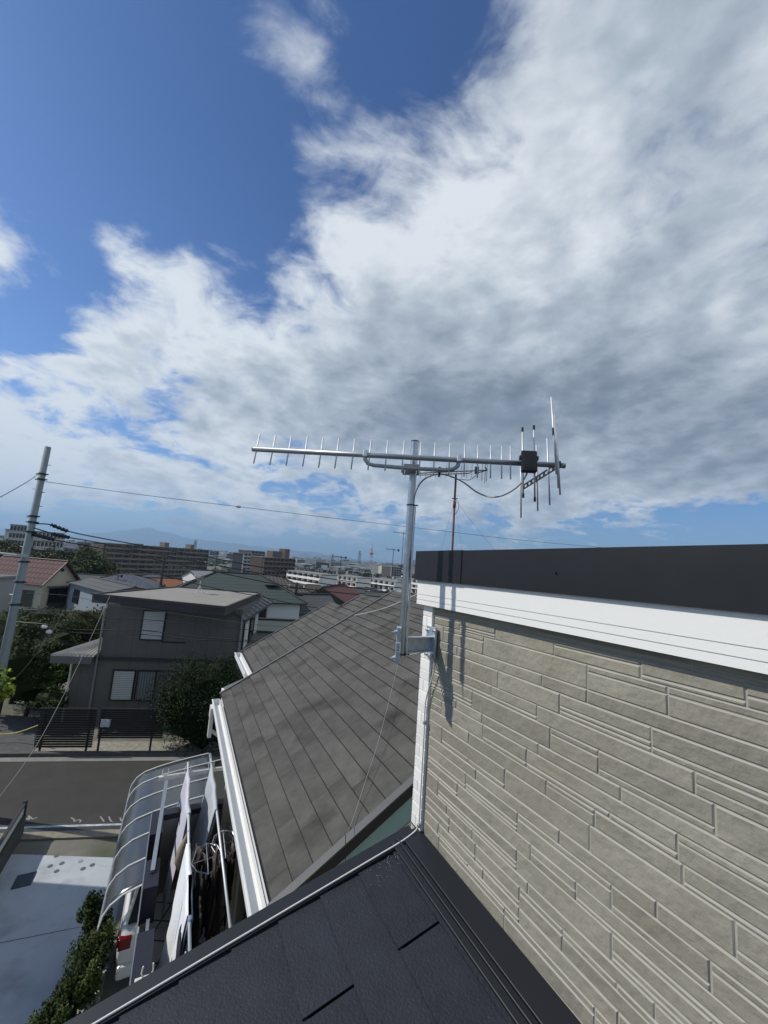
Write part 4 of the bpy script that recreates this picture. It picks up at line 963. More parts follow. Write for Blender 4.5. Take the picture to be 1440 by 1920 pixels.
# ---------------------------------------------------------------- houses
WALLS = {'cream': (.52,.48,.37), 'white': (.72,.72,.69), 'grey': (.28,.28,.28), 'blue_grey': (.27,.31,.35), 'tan': (.30,.25,.19), 'olive': (.13,.12,.10)}
ROOFS = {'grey': (.10,.105,.11), 'slate_blue': (.06,.08,.12), 'maroon': (.16,.05,.05), 'orange': (.36,.14,.06), 'brown': (.10,.07,.055), 'green': (.062,.092,.086), 'pale': (.30,.31,.32), 'red_tile': (.22,.055,.05)}
def wm(k): return mat('wall_'+k, WALLS[k], .85, var=.08, vs=.6)
def rmt(k, sc=3.0): return stripes('roof_'+k, tuple(c*.7 for c in ROOFS[k]), tuple(c*.35 for c in ROOFS[k]), 0, axis=[(2, 5.0, .16)], rough=.85)
tile = None
def ghouse(name, label, cx, cy, zE, rz, L, W, H, rise, wk, rk, roof='gable', over=.45, wins=(), group=None, cat='house', rmat=None, verge_m=None):
    t = thing(name, label, cat, (cx, cy, zE-H), rz, group); x, y, e = L/2, W/2, over
    w = MB()
    if roof == 'gable': w.prism([(-x,-y,0),(-x,y,0),(-x,y,H),(-x,0,H+rise*(.96)),(-x,-y,H)], (L,0,0))
    else: w.box((0,0,H/2), (L,W,H))
    build('wall', w, wm(wk), t, world=False)
    rm_ = rmat or rmt(rk); w = MB(); s = rise/y; th = .10
    if roof == 'gable':
        for sg in (-1, 1):
            w.plate([(-x-e, 0, H+rise+.06), (x+e, 0, H+rise+.06), (x+e, sg*(y+e), H-s*e+.06), (-x-e, sg*(y+e), H-s*e+.06)], th)
        build('roof', w, rm_, t, world=False)
        w = MB(); w.tube([(-x-e,0,H+rise+.08),(x+e,0,H+rise+.08)], .10, 6); build('ridge', w, verge_m or mat('ridge_dark', (.03,.03,.03), .7), t, world=False)
        w = MB()
        for ex in (-x-e, x+e):
            for sg in (-1,1):
                a = V((ex,0,H+rise-.02)); b = V((ex, sg*(y+e), H-s*e-.02)); d = (b-a).normalized(); w.box((a+b)/2, ((b-a).length,.06,.16), (d, V((1,0,0)), d.cross(V((1,0,0)))))
        build('barge_board', w, verge_m or mat('ridge_dark', (.03,.03,.03), .7), t, world=False)
    elif roof == 'hip':
        hx = max(0.15, x-y*.95); A_ = (-hx,0,H+rise); B_ = (hx,0,H+rise); zz = H-s*e*.9
        c = [(-x-e,-y-e,zz),(x+e,-y-e,zz),(x+e,y+e,zz),(-x-e,y+e,zz)]
        w.plate([c[0],c[1],B_,A_], th); w.plate([c[1],c[2],B_], th); w.plate([c[2],c[3],A_,B_], th); w.plate([c[3],c[0],A_], th)
        build('roof', w, rm_, t, world=False)
        w = MB()
        for a,b in ((c[0],A_),(c[1],B_),(c[2],B_),(c[3],A_),(A_,B_)): w.tube([V(a)+UZ*.02,V(b)+UZ*.02], .07, 5)
        build('ridge', w, verge_m or mat('ridge_dark', (.03,.03,.03), .7), t, world=False)
    else:
        w.box((0,0,H+.1), (L+.3,W+.3,.25)); build('roof', w, rm_, t, world=False)
    for sd, u, z, ww, hh, kind in wins:
        def bxs(mb, off, th_, gx, gz):
            if sd == 'f': mb.box((u,-y-off,z), (ww+gx,th_,hh+gz))
            elif sd == 'b': mb.box((u,y+off,z), (ww+gx,th_,hh+gz))
            elif sd == 'r': mb.box((x+off,u,z), (th_,ww+gx,hh+gz))
            else: mb.box((-x-off,u,z), (th_,ww+gx,hh+gz))
        w = MB(); bxs(w, .02, .08, .14, .14); f = build('window', w, mat('win_frame', (.35,.35,.34), .5) if kind != 'k' else blackp, t, world=False)
        w = MB(); bxs(w, .06, .05, 0, 0); build('pane', w, glassd if kind != 'c' else curtain, f, world=False)
    return t
redtile = stripes('red_glazed_tile', (.125,.028,.030), (.014,.008,.010), 0, axis=[(0, 1.6, .32), (1, 1.9, .30)], rough=.8, bump=.3)
P1 = atY(73,1091,48); P2_ = atY(150,1088,53.3); gd = (P2_-P1); gd.z = 0; gw = gd.length; gd.normalize(); xd = V((gd.y,-gd.x,0))
Lr = 9; cxy = (P1+P2_)/2 - xd*(Lr/2); rzr = math.atan2(xd.y, xd.x)
ghouse('red_tile_house', 'cream house with a glossy red tiled gable roof, behind the utility pole', cxy.x, cxy.y, (P1.z+P2_.z)/2+.2, rzr, Lr, gw-1.2, 5.0, 2.3, 'cream', 'red_tile', 'gable', .6,
  [('r',-.1,2.9,2.4,2.0,'g'),('f',-2.0,2.6,2.2,2.2,'g'),('f',2.2,2.6,2.4,2.0,'g')], rmat=redtile, verge_m=mat('dark_red_trim', (.05,.02,.02), .5))
rt = bpy.data.objects['red_tile_house']
w = MB(); x_ = Lr/2; w.box((x_+.45, -.1, 4.15), (.9, 3.0, .10)); build('window_hood', w, mat('grey_hood', (.1,.1,.105), .6), rt, world=False)
w = MB(); w.box((x_+.35,-.1,1.75),(.06,2.6,.7)); 
for k in range(12): w.box((x_+.36,-1.3+k*.22,1.75),(.04,.03,.9))
build('window_rail', w, mat('dark_rail', (.06,.06,.06), .5), rt, world=False)
w = MB(); w.tube([(x_+.02,0,6.2),(x_+.06,0,6.2)], .22, 8); build('gable_vent', w, blackp, rt, world=False)
b1 = atY(133,1093,50); b2 = atY(204,1104,43); bd_ = b2-b1; bd_.z = 0; Lb = bd_.length; bd_.normalize(); nb = V((-bd_.y, bd_.x, 0)); cb_ = (b1+b2)/2+nb*2.5
ghouse('blue_siding_house', 'pale blue-grey siding house with low dark roof, right of the red tiled one', cb_.x, cb_.y, (b1.z+b2.z)/2-.1, math.atan2(bd_.y,bd_.x), Lb, 5, 5.5, .5, 'blue_grey', 'grey', 'gable', .4, [('f',-Lb*.28,4.0,1.9,1.5,'k')])
MATS['wall_blue_grey'] and None
def at_eave(px, py, Y): return atY(px, py, Y)
def place(name, label, px, py, Y, hd, L, W, H, rise, wk, rk, roof='gable', over=.45, wins=(), **k):
    p = atY(px, py, Y); return ghouse(name, label, p.x, p.y, p.z, math.radians(90-hd), L, W, H, rise, wk, rk, roof, over, wins, **k)
solar = stripes('blue_black_panels', (.035,.045,.065), (.10,.12,.14), 0, axis=[(0, 1.0, .05), (1, 1.2, .05)], rough=.6)
place('dark_hip_house', 'house with a wide dark blue-black panelled roof, right of the blue-grey siding house', 232, 1093, 57, 70, 9, 8, 6, 1.3, 'grey', 'slate_blue', 'hip', .5, [('f',-2,4.6,2,1.2,'g'),('f',2,4.6,2,1.2,'g')], rmat=solar)
place('dark_hip_house', 'house with a dark panelled hip roof behind the left end of the beige flat roof', 285, 1092, 66, 78, 9, 8, 6, 1.3, 'white', 'slate_blue', 'hip', .5, [('f',-2,4.6,2,1.2,'g'),('f',2,4.6,2,1.2,'g')], rmat=solar)
place('orange_roof_house', 'small house with a bright orange roof behind the flat roof', 303, 1099, 62, 60, 5, 4.5, 4, 1.2, 'cream', 'orange', 'gable', .3)
place('green_roof_house', 'house with a big green hipped roof and white walls, right behind the flat-roofed grey house', 442, 1112, 32, 70, 9.5, 6.5, 5.2, 1.6, 'white', 'green', 'hip', .5, [('r',-1.6,4.2,1.4,1.2,'g'),('r',1.2,4.2,1.2,1.2,'g'),('f',1.5,4.2,1.6,1.2,'g')])
gr = bpy.data.objects['green_roof_house']; w = MB(); w.box((2.6,-1.7,6.10),(1.0,.5,.06)); build('skylight', w, blackp, gr, world=False)
place('brown_tile_house', 'house with a brown diamond-patterned tiled hip roof behind the green-roofed one', 500, 1106, 45, 60, 9, 7, 6, 1.7, 'grey', 'brown', 'hip', .4, rmat=stripes('brown_diamond_tile', (.13,.105,.085), (.04,.035,.03), 0, axis=[(0,2.6,.3),(1,2.4,.3)], rough=.6))
place('maroon_gable_house', 'dark-walled house with a maroon roof, its gable facing the shingle roof', 626, 1118, 46, 10, 8, 4.6, 6, 1.2, 'olive', 'maroon', 'gable', .45, [('l',-.9,4.9,.9,.9,'g')])
place('grey_gable_house', 'low grey gabled house behind a dark pole, right of the green-roofed house', 552, 1140, 36, 60, 6, 5, 4.5, 1.2, 'grey', 'grey', 'gable', .4, [('f',-1,3.2,1.3,1.0,'g'),('f',1.3,3.2,1.3,1.0,'g')])
place('green_lean_to', 'low shed with a teal-green metal roof beside the grey house', 528, 1176, 27, 80, 3.6, 3, 3, .4, 'grey', 'green', 'gable', .2, cat='shed')
place('white_low_building', 'long low building with a blank white upper wall, behind the green roof', 425, 1086, 75, 80, 13, 6, 6, .3, 'white', 'pale', 'flat', .2, cat='building')
place('white_gable_house', 'white house end wall just left of the long low white building', 388, 1081, 70, 40, 6, 6, 6, 1.0, 'white', 'pale', 'gable', .2)
place('left_annex', 'grey-white annex with white gutter at far left, before the red tiled roof', -40, 1082, 40, 80, 4.5, 4, 6, .2, 'grey', 'pale', 'flat', .3, cat='building')
place('green_fence_wall', 'low pale green wall in front of the cream house', 95, 1148, 44, 75, 12, .3, 2.0, .05, 'blue_grey', 'green', 'flat', .0, cat='wall')
# ---------------------------------------------------------------- apartment blocks
def apt(name, label, L, R, depth, H, floors, bays, wc, bc=None, style='balcony', group=None, towers=(), side=0):
    a = atY(*L); b = atY(*R); d = b-a; d.z = 0; LL = d.length; d.normalize(); z = max(a.z, b.z) if abs(a.z-b.z) < 6 else (a.z+b.z)/2
    z = (a.z+b.z)/2; c = (a+b)/2 + V((-d.y, d.x, 0))*depth/2
    t = thing(name, label, 'apartment block', (c.x, c.y, z-H), math.atan2(d.y, d.x), group)
    wmx = mat('apt_'+'_'.join('%02d' % int(x*100) for x in wc), wc, .9, var=.06, vs=.2); bmx = mat('aptb_'+'_'.join('%02d' % int(x*100) for x in (bc or wc)), bc or wc, .85)
    w = MB(); w.box((0,0,H/2), (LL,depth,H)); 
    if side: 
        for k in range(floors): pass
    build('wall', w, wmx, t, world=False)
    w = MB(); w.box((0,0,H+.25), (LL+.5,depth+.5,.5)); build('roof', w, mat('flat_roof_grey', (.20,.20,.20), .9), t, world=False)
    fh = H/floors; bw = LL/bays; win = None; bal = None
    nf = min(floors, 8)
    for f in range(nf):
        zc = H-fh*(f+.5)
        for k in range(bays):
            xc = -LL/2+bw*(k+.5)
            if win is None:
                w = MB(); w.box((0,0,0), (bw*.72, .3, fh*.62)); win = build('window', w, glassd, t, world=False); win.location = (xc, -depth/2-.02, zc+fh*.1)
            elif nf*bays <= 100:
                o = win.copy(); COL.objects.link(o); o.location = (xc, -depth/2-.02, zc+fh*.1)
        if style == 'balcony':
            if bal is None:
                w = MB(); w.box((0,-.6,0), (LL*.97, 1.2, fh*.10)); w.box((0,-1.15,fh*.17), (LL*.97, .12, fh*.36))
                for k in range(bays+1): w.box((-LL*.485+LL*.97*k/bays,-.6,fh*.42), (.35,1.2,fh*.9))
                bal = build('balcony', w, bmx, t, world=False); bal.location = (0,-depth/2,zc-fh*.42)
            else:
                o = bal.copy(); COL.objects.link(o); o.location = (0,-depth/2,zc-fh*.42)
    for (u, wd, hh) in towers:
        w = MB(); w.box((u*LL, 0, H+.5+hh/2), (wd, depth*.5, hh)); build('roof_tower', w, bmx, t, world=False)
    return t
apt('brown_apartment_block', 'long brown seven-storey apartment block with two beige roof towers', (196,1014,235), (392,1036,300), 12, 22, 7, 14, (.12,.09,.07), (.19,.15,.115), towers=((.06,3.2,3),(.33,3.2,3),(-.2,6,.8)))
apt('brown_apartment_block', 'brown apartment block with a cream left edge, rightmost of the tall brown ones', (493,1045,240), (553,1049,262), 12, 17, 6, 8, (.085,.06,.048), (.14,.10,.078), towers=((.02,8,4),(.33,4,6)))
apt('brown_apartment_block', 'grey-brown tower with white balcony stripes on its left corner, left of the cream-edged brown block', (470,1032,330), (496,1036,345), 14, 24, 8, 4, (.12,.095,.085), (.2,.17,.16))
apt('white_striped_tower', 'narrow tower with white balcony stripes, leftmost of the central pair', (456,1038,320), (471,1039,330), 10, 20, 7, 2, (.06,.06,.065), (.4,.4,.4))
W_ = (.74,.72,.68); WB = (.80,.78,.74)
for i, (L, R, fl, by, lab) in enumerate((((541,1071,216),(604,1078,192),4,6,'leftmost white four-storey block of flats in the valley'),((627,1079,222),(672,1084,206),4,5,'white block of flats in the middle of the valley row'),((684,1085,224),(744,1091,200),4,6,'white block of flats just left of the mast'),((767,1086,222),(800,1089,212),4,4,'white block of flats between the mast and the black parapet'))):
    apt('white_apartment_block', lab, L, R, 9, 11, fl, by, W_, WB, group='white blocks of flats in the valley')
apt('white_hospital', 'white flat building at the far left behind the utility pole', (20,984,190), (58,988,195), 20, 14, 4, 6, (.42,.42,.41), (.5,.5,.48), style='plain')
apt('white_hospital', 'stepped white building right of the utility pole above the trees', (62,992,200), (120,1006,215), 20, 14, 3, 8, (.30,.31,.30), (.42,.42,.40))
apt('dark_office_block', 'dark boxy building with white balconies on the skyline just left of the mast', (733,1063,420), (752,1065,430), 15, 10, 4, 4, (.08,.075,.07), (.30,.30,.28))
apt('cream_office_block', 'small cream building on the skyline, left of the dark boxy one', (722,1061,440), (733,1062,445), 15, 9, 3, 3, (.5,.48,.36), (.5,.5,.45))
apt('grey_office_block', 'grey boxy building on the skyline, third from the mast', (710,1059,450), (721,1060,455), 15, 10, 4, 2, (.18,.20,.20), (.25,.27,.27), style='plain')
# ---------------------------------------------------------------- town houses
protos = []
def proto(rk, wk, roof):
    w_ = [('f',-1.8,4.2,1.6,1.2,'g'),('f',1.8,4.2,1.6,1.2,'g'),('f',-1.6,1.5,1.9,1.5,'g'),('r',.2,4.2,1.4,1.2,'g')]
    return dict(rk=rk, wk=wk, roof=roof, w=w_)
kinds = [('grey','white','gable'),('grey','cream','hip'),('slate_blue','white','hip'),('maroon','cream','gable'),('brown','tan','hip'),('green','white','gable'),('pale','grey','gable'),('orange','white','gable'),('grey','tan','gable'),('slate_blue','cream','gable')]
kw = [7,4,5,2.5,3,2.2,2,1.2,3,3]
cn = {'grey':'grey','slate_blue':'dark blue','maroon':'maroon','orange':'orange','brown':'brown','green':'green','pale':'pale grey'}
first = {}
ordn = ['first','second','third','fourth','fifth','sixth','seventh','eighth','ninth','tenth','eleventh','twelfth','thirteenth','fourteenth','fifteenth','sixteenth']
rows = [(66,78,150,400,4,'nearest row behind beige flat roof'),(95,125,150,560,16,'row under long brown block'),(150,185,390,560,8,'far row between brown blocks'),
 (66,76,570,800,4,'nearest valley row past shingle roof'),(88,102,470,800,12,'second valley row past shingle roof'),(115,132,470,800,19,'third valley row past shingle roof'),(145,170,520,800,22,'row at foot of white flats'),
 (250,300,550,800,20,'row just beyond white flats'),(330,400,400,800,26,'skyline row beyond white flats'),(480,600,420,800,30,'farthest skyline row')]
rr = random.Random(99); allh = []
for Y0, Y1, x0, x1, n, desc in rows:
    got = {}
    items = []
    for i in range(n):
        px = x0+(x1-x0)*(i+.5+rr.uniform(-.3,.3))/n; Y = rr.uniform(Y0, Y1)
        ki = rr.choices(range(len(kinds)), kw)[0]; items.append((px, Y, ki))
    # group by roof AND wall colour so that the ordinal is unambiguous
    cnt = {}
    for px, Y, ki in items: cnt[(kinds[ki][0],kinds[ki][1],kinds[ki][2])] = cnt.get(kinds[ki][:3],0)+1
    for px, Y, ki in items:
        rk, wk, rf = kinds[ki]; key = (rk,wk,rf); got[key] = got.get(key,0)+1
        o_ = '' if cnt[key] == 1 else f', {ordn[min(15,got[key]-1)]} such from left'
        lab = f'{wk} house, {cn[rk]} {"hipped" if rf=="hip" else "gable"} roof{o_}, {desc}'
        P = atY(px, 1060, Y); gz = g_z(P.x, P.y); H = 5.3; rz = rr.choice([0, math.pi/2])+math.radians(9)+rr.uniform(-.25,.25)
        if ki not in first:
            pr = proto(*kinds[ki]); t = ghouse('town_house', lab, P.x, P.y, gz+H, rz, 8.2, 6.6, H, 1.7, wk, rk, rf, .4, pr['w'], group='town houses in the valley'); first[ki] = t
        else:
            t = copy_tree(first[ki]); t.location = (P.x, P.y, gz); t.rotation_euler = (0,0,rz); t['label'] = lab
        sc_ = rr.uniform(.78,1.0); t.scale = (sc_, sc_, sc_*rr.uniform(.9,1.1)); allh.append(t)
# ---------------------------------------------------------------- trees far and mid
far = []
tspecs = [(15,1012,110,6.5,'forestl'),(40,1022,105,7,'olive'),(75,1030,100,7,'forestl'),(100,1026,115,7.5,'forestl'),(120,1034,100,7,'olive'),(145,1030,110,7.5,'forestl'),(166,1018,150,9,'olive'),(172,1042,95,6.5,'forestl'),(130,1052,85,5.5,'forestl'),(95,1046,85,5.5,'forestl'),(185,1046,105,6,'olive'),(60,1048,80,5,'forestl'),(5,1035,80,5,'olive'),(200,1056,110,6,'olive')]
tl = ['leftmost tree at the photo edge','yellowish tree left of the utility pole','dark tree right beside the utility pole','tall dark tree below the stepped white building','yellow-green tree in the middle of the wood','dark tree under the pointed one','tall rounded tree standing above the wood against the mountains','low dark tree beside the long brown block','dark tree just above the red tiled ridge','dark tree behind the red roof near the pole','olive tree at the foot of the brown block','low dark tree hidden behind the pole','low olive tree at the left edge','small olive tree under the left end of the brown block']
for i, (x, y, Y, R_, mk) in enumerate(tspecs):
    p = atY(x, y, Y)-UZ*R_*.55; plant('wood_tree', tl[i]+', wood behind red house', 'tree', (p.x,p.y,p.z), (R_*.85,R_*.85,R_*.62), 3200, .62, forestl if mk=='forestl' else olive, 200+i, group='trees of the wood', lumps=26, core=.5)
protoT = None
treew = ['just right of the long brown block','a little right of the long brown block','behind the white gable end','between the long brown block and the tower','left of the central brown tower','at the foot of the central brown tower','left of the maroon roof, near the dark pole','just beyond the low grey gabled house','over the low grey gabled house','directly left of the maroon roof ridge','right behind the maroon roof','above the stepped end of the shingle roof','near the ridge end of the shingle roof','left of the mast in the valley','touching the mast on its left, in the valley','behind the leftmost white flats','beside the rounded roofs past the leftmost white flats','above the gap between the white flats','above the middle white flats','above the right-hand white flats','below the red and white tower','just left of the mast on the skyline','on the skyline left of the small pylon','on the skyline right of the small pylon','on the skyline under the cream building','between the two brown groups, nearer','between the two brown groups, farther','above the middle of the beige roof edge','above the orange roof','above the dark panelled roofs','behind the blue siding house','between the green roof and leftmost white flats','beside the brown diamond-tiled roof']
tr = random.Random(5); used = 0
for i, (x, Y) in enumerate([(402,130),(412,140),(424,135),(445,150),(455,170),(472,150),(565,95),(578,88),(587,100),(610,110),(650,120),(672,100),(715,110),(735,130),(760,120),(570,250),(582,260),(640,270),(655,280),(690,300),(705,290),(756,240),(600,320),(620,340),(740,350),(430,200),(440,260),(340,90),(280,95),(235,100),(180,100),(515,110),(530,90)]):
    P = atY(x,1060,Y); gz = g_z(P.x,P.y); R_ = tr.uniform(2.2,3.6)
    lab = f'{"big" if R_>3 else "small"} dark tree {treew[i]}'
    if protoT is None:
        protoT = plant('town_tree', lab, 'tree', (0,0,3.2), (2.6,2.6,2.6), 900, .55, forestl, 300, group='trees among the town houses', base=0, lumps=14, core=.7); t = protoT
    else: t = copy_tree(protoT)
    t['label'] = lab; t.location = (P.x,P.y,gz); t.scale = (R_/2.6,)*3; t.rotation_euler = (0,0,tr.uniform(0,6))
# garden shrubs between the pole and the grey house
gs = [(150,1175,23,2.4,1.6,olive),(120,1192,22,2.2,1.7,mixleaf),(185,1172,25,2.0,1.4,mixleaf),(75,1185,22,2.4,1.9,mixleaf),(40,1215,20,2.2,2.0,mixleaf),(95,1230,20,2.3,1.9,mixleaf),(60,1275,18.5,1.8,1.6,mixleaf),(105,1262,18.8,1.5,.9,leafmat('bright_garden',(.06,.10,.02))),(95,1312,17.6,1.0,.7,mixleaf),(25,1180,26,2.6,2.2,mixleaf),(10,1260,18,1.9,1.9,mixleaf)]
gl = ['sunlit olive shrub on top of the garden bank below the blue siding house','dark shrub in the middle of the garden bank','dark shrub touching the left wall corner of the grey house','dark shrub right of the utility pole under the green wall','big dark shrub just right of the lower pole','big dark shrub left of the porch roof','low dark shrub behind the driveway','bright green shrub below the porch roof','small low shrub behind the left slatted fence','tall dark shrub behind the utility pole','dark shrub at the left photo edge behind the pole']
for i, (x, y, Y, R_, Rz, m_) in enumerate(gs):
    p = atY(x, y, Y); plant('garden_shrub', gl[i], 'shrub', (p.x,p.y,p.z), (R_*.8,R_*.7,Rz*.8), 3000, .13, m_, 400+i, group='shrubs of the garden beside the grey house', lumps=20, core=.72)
p = atY(-12,1300,8.5); plant('vine_tree', 'yellow-green broad-leaved vine tree cut by the left photo edge', 'tree', (p.x,p.y,p.z), (.42,.42,.62), 420, .13, limeleaf, 500, lumps=14, base=0, core=0)
# ---------------------------------------------------------------- more poles, little antennas, towers
woodp = mat('dark_pole', (.05,.045,.042), .8)
def tvpole(label, x, yt, yb, Y, arm=.0, name='utility_pole', r=.12, cat='utility pole'):
    T = atY(x, yt, Y); Bq = atY(x, yb, Y); zb = min(Bq.z, T.z-1); 
    t = thing(name, label, cat, (T.x,T.y,zb)); w = MB(); w.tube([V((T.x,T.y,zb)), T], [r*1.2,r*.8], 8); build('shaft', w, woodp, t)
    if arm:
        w = MB(); w.box(T-UZ*.5, (arm,.1,.1)); w.box(T-UZ*1.1, (arm*.8,.1,.1)); 
        build('cross_arm', w, woodp, t)
        w = MB()
        for s in (-.4,0,.4): w.tube([T+V((s*arm,0,-.45)), T+V((s*arm,0,-.2))], .06, 6)
        build('insulator', w, whitedirty, t)
    return t
tvpole('dark utility pole in front of the low grey gabled house', 557, 1092, 1180, 34, 1.6)
tvpole('dark utility pole rising beside the orange roof', 309, 1044, 1102, 58, 0, r=.16)
tvpole('thin dark utility pole between the orange roof and the flat roof end', 379, 1050, 1092, 75, 1.8)
tvpole('short dark pole left of the maroon roof', 593, 1103, 1128, 40, 0, r=.1)
tvpole('thin pole in the valley right of the dark shrub line', 408, 1035, 1080, 110, 1.8)
def smallant(label, x, yt, yb, Y, L, k=7):
    T = atY(x, yt, Y); zb = atY(x, yb, Y).z; t = thing('roof_antenna', label, 'antenna', (T.x,T.y,zb)); m_ = mat('dark_alu', (.07,.07,.075), .5, metal=.4)
    w = MB(); w.tube([V((T.x,T.y,zb)), T+UZ*.1], .02*Y/25, 6); build('mast', w, m_, t)
    w = MB(); w.tube([T-V((L*.6,0,0)), T+V((L*.4,0,-.05*L))], .018*Y/25, 6); build('boom', w, m_, t)
    for i in range(k):
        q = T+V((-L*.6+L*i/(k-1),0,-.05*L*i/(k-1)*.4)); w = MB(); w.tube([q-V((0,.15,0)), q+V((0,.15,0))], .008*Y/25, 4); build('rod', w, m_, t)
    w = MB(); w.box(T+V((L*.4,0,-.05*L)), (.08*Y/25,.2,.16*Y/25)); build('junction_box', w, blackp, t)
smallant('thin roof antenna on the skyline between the mast and the red-white tower', 738, 1030, 1075, 45, 1.5)
smallant('dark roof antenna on a tall pole left of the red and white tower', 640, 1044, 1092, 40, 1.2)
smallant('antenna whose thin rods cross behind the mast, highest of the small ones', 757, 999, 1080, 30, 1.4)
smallant('white roof antenna on the dark panelled roof', 222, 1079, 1092, 55, 1.2)
def lattice(label, x, yt, yb, Y, wd, cols, name='lattice_tower'):
    T = atY(x, yt, Y); Bq = atY(x, yb, Y); h = T.z-Bq.z; t = thing(name, label, 'tower', (T.x,T.y,Bq.z)); n = 8
    def cor(f, k): 
        ww = wd*(1-.82*f)/2; return (ww*(-1,1,1,-1)[k], ww*(-1,-1,1,1)[k], h*f)
    for i in range(n):
        w = MB(); f0, f1 = i/n, (i+1)/n; r_ = Y*.00040
        for k in range(4):
            w.tube([cor(f0,k), cor(f1,k)], r_, 4); w.tube([cor(f0,k), cor(f1,(k+1)%4)], r_*.7, 4); w.tube([cor(f1,k), cor(f1,(k+1)%4)], r_*.8, 4)
        build('tower_section', w, cols[i % len(cols)], t, world=False)
    return t, h
rw = mat('tower_red', (.45,.10,.06), .6); ww_ = mat('tower_white', (.65,.65,.65), .6); gy = mat('tower_grey', (.16,.18,.20), .6)
t, h = lattice('red and white banded lattice radio tower on the skyline', 697.5, 1023, 1068, 900, 9, [rw, ww_])
w = MB(); w.tube([(0,0,h*.62),(0,0,h*.70)], 4.5, 10); build('platform', w, rw, t, world=False); w = MB(); w.tube([(0,0,h),(0,0,h+5)], .5, 6); build('mast_tip', w, rw, t, world=False)
for x, yt, yb, lab in ((675,1033,1058,'grey pylon just left of the red and white tower'),(624,1039,1062,'grey pylon farther left, against the near mountain'),(776,1050,1072,'faint pylon between the mast and the parapet'),(367,1013,1035,'small pylon standing above the right part of the long brown block')):
    t, h = lattice(lab, x, yt, yb, 1000, 9, [gy], 'pylon')
    w = MB()
    for f, l_ in ((.95,8),(.82,11),(.69,9)): w.box((0,0,h*f), (l_,.8,.8))
    build('cross_arm', w, gy, t, world=False)
# ---------------------------------------------------------------- far town as one mass, hills
w = MB(); fr = random.Random(17)
for i in range(3600):
    az = math.radians(fr.uniform(-50,12)); r_ = 650*math.exp(fr.uniform(0,1.6)); x, y = r_*math.sin(az), r_*math.cos(az)
    sx = fr.uniform(8,22); hh = fr.uniform(5,9) if fr.random() < .93 else fr.uniform(10,17)
    w.box((x,y,g_z(x,y)+hh/2-.5), (sx,fr.uniform(8,16),hh), None, fr.random())
tag(build('distant_town', w, mat('distant_town', (.36,.35,.33), .9, tint=.95)), 'far pale and dark roofs of the town reaching the foot of the mountains', 'town', kind='stuff')
w = MB(); 
for i in range(420):
    az = math.radians(fr.uniform(-50,12)); r_ = 350*math.exp(fr.uniform(0,1.9)); x, y = r_*math.sin(az), r_*math.cos(az)
    leaves(w, (x,y,g_z(x,y)+3), (fr.uniform(6,18),6,fr.uniform(3,5)), 70, 3.2, i, 6)
tag(build('distant_woods', w, forestl), 'dark far tree belts scattered through the distant town', 'woods', kind='stuff')
def ridge(name, pts, Y, m_, seed, depth=2500):
    r = random.Random(seed); w = MB(); P = []
    for (x0,y0),(x1,y1) in zip(pts, pts[1:]):
        n = max(2, int((x1-x0)/3))
        for k in range(n): f = k/n; P.append((x0+(x1-x0)*f, y0+(y1-y0)*(f*f*(3-2*f))+r.uniform(-.5,.5)))
    P.append(pts[-1]); rows_ = 9; k = len(P); base = len(w.v)
    off = [[r.uniform(-.06,.06) for _ in P] for _ in range(rows_)]
    for j in range(rows_):
        f = j/(rows_-1)       # 0 = foot near us, .5 = crest, 1 = foot behind
        hgt = 1-abs(2*f-1)**1.25
        for i, (x, y) in enumerate(P):
            T = atY(x, y, Y); top_ = T.z; zz = -14+(top_+14)*max(0, hgt)*(1+(off[j][i] if 0<j<rows_-1 and j != rows_//2 else 0)); sc_ = (Y+(f-.5)*depth)/Y
            w.v.append(V((T.x*sc_, T.y*sc_, zz)))
    for j in range(rows_-1):
        for i in range(k-1): w.f.append((base+j*k+i, base+j*k+i+1, base+(j+1)*k+i+1, base+(j+1)*k+i)); w.t.append(.5)
    return struct(name, w, m_, smooth=True)
hillm = mat('forested_hill', (.035,.055,.045), .95, var=.25, vs=.002)
ridge('hills', [(-160,1004),(-60,998),(6,991),(60,1000),(125,1003),(194,999),(235,994),(277,989),(305,997),(361,1010),(400,1014),(440,1019),(480,1024),(520,1028),(579,1034),(624,1041),(680,1050),(740,1058),(800,1063)], 13000, hillm, 3)
ridge('hills', [(-160,1015),(30,1008),(380,1036),(500,1046),(549,1041),(573,1037.5),(585,1043),(603,1040.5),(627,1042.5),(657,1047),(683,1054),(713,1058),(750,1062),(830,1068)], 8500, hillm, 4, 1500)
separate({'balcony_panel','verge_trim','shutter_rail','verge_board','band','screw','boom_clamp','cable_tie','hook','end_cap','rod_tip','downpipe','box_lid','gutter','ridge_caps','peg','insulator','cross_arm','side_beam','cable_clip','clamp','balcony_latch','balcony_parapet','window_hood','barge_board','rail','house_wall','lower_roof_deck','lower_roof_shingles'})
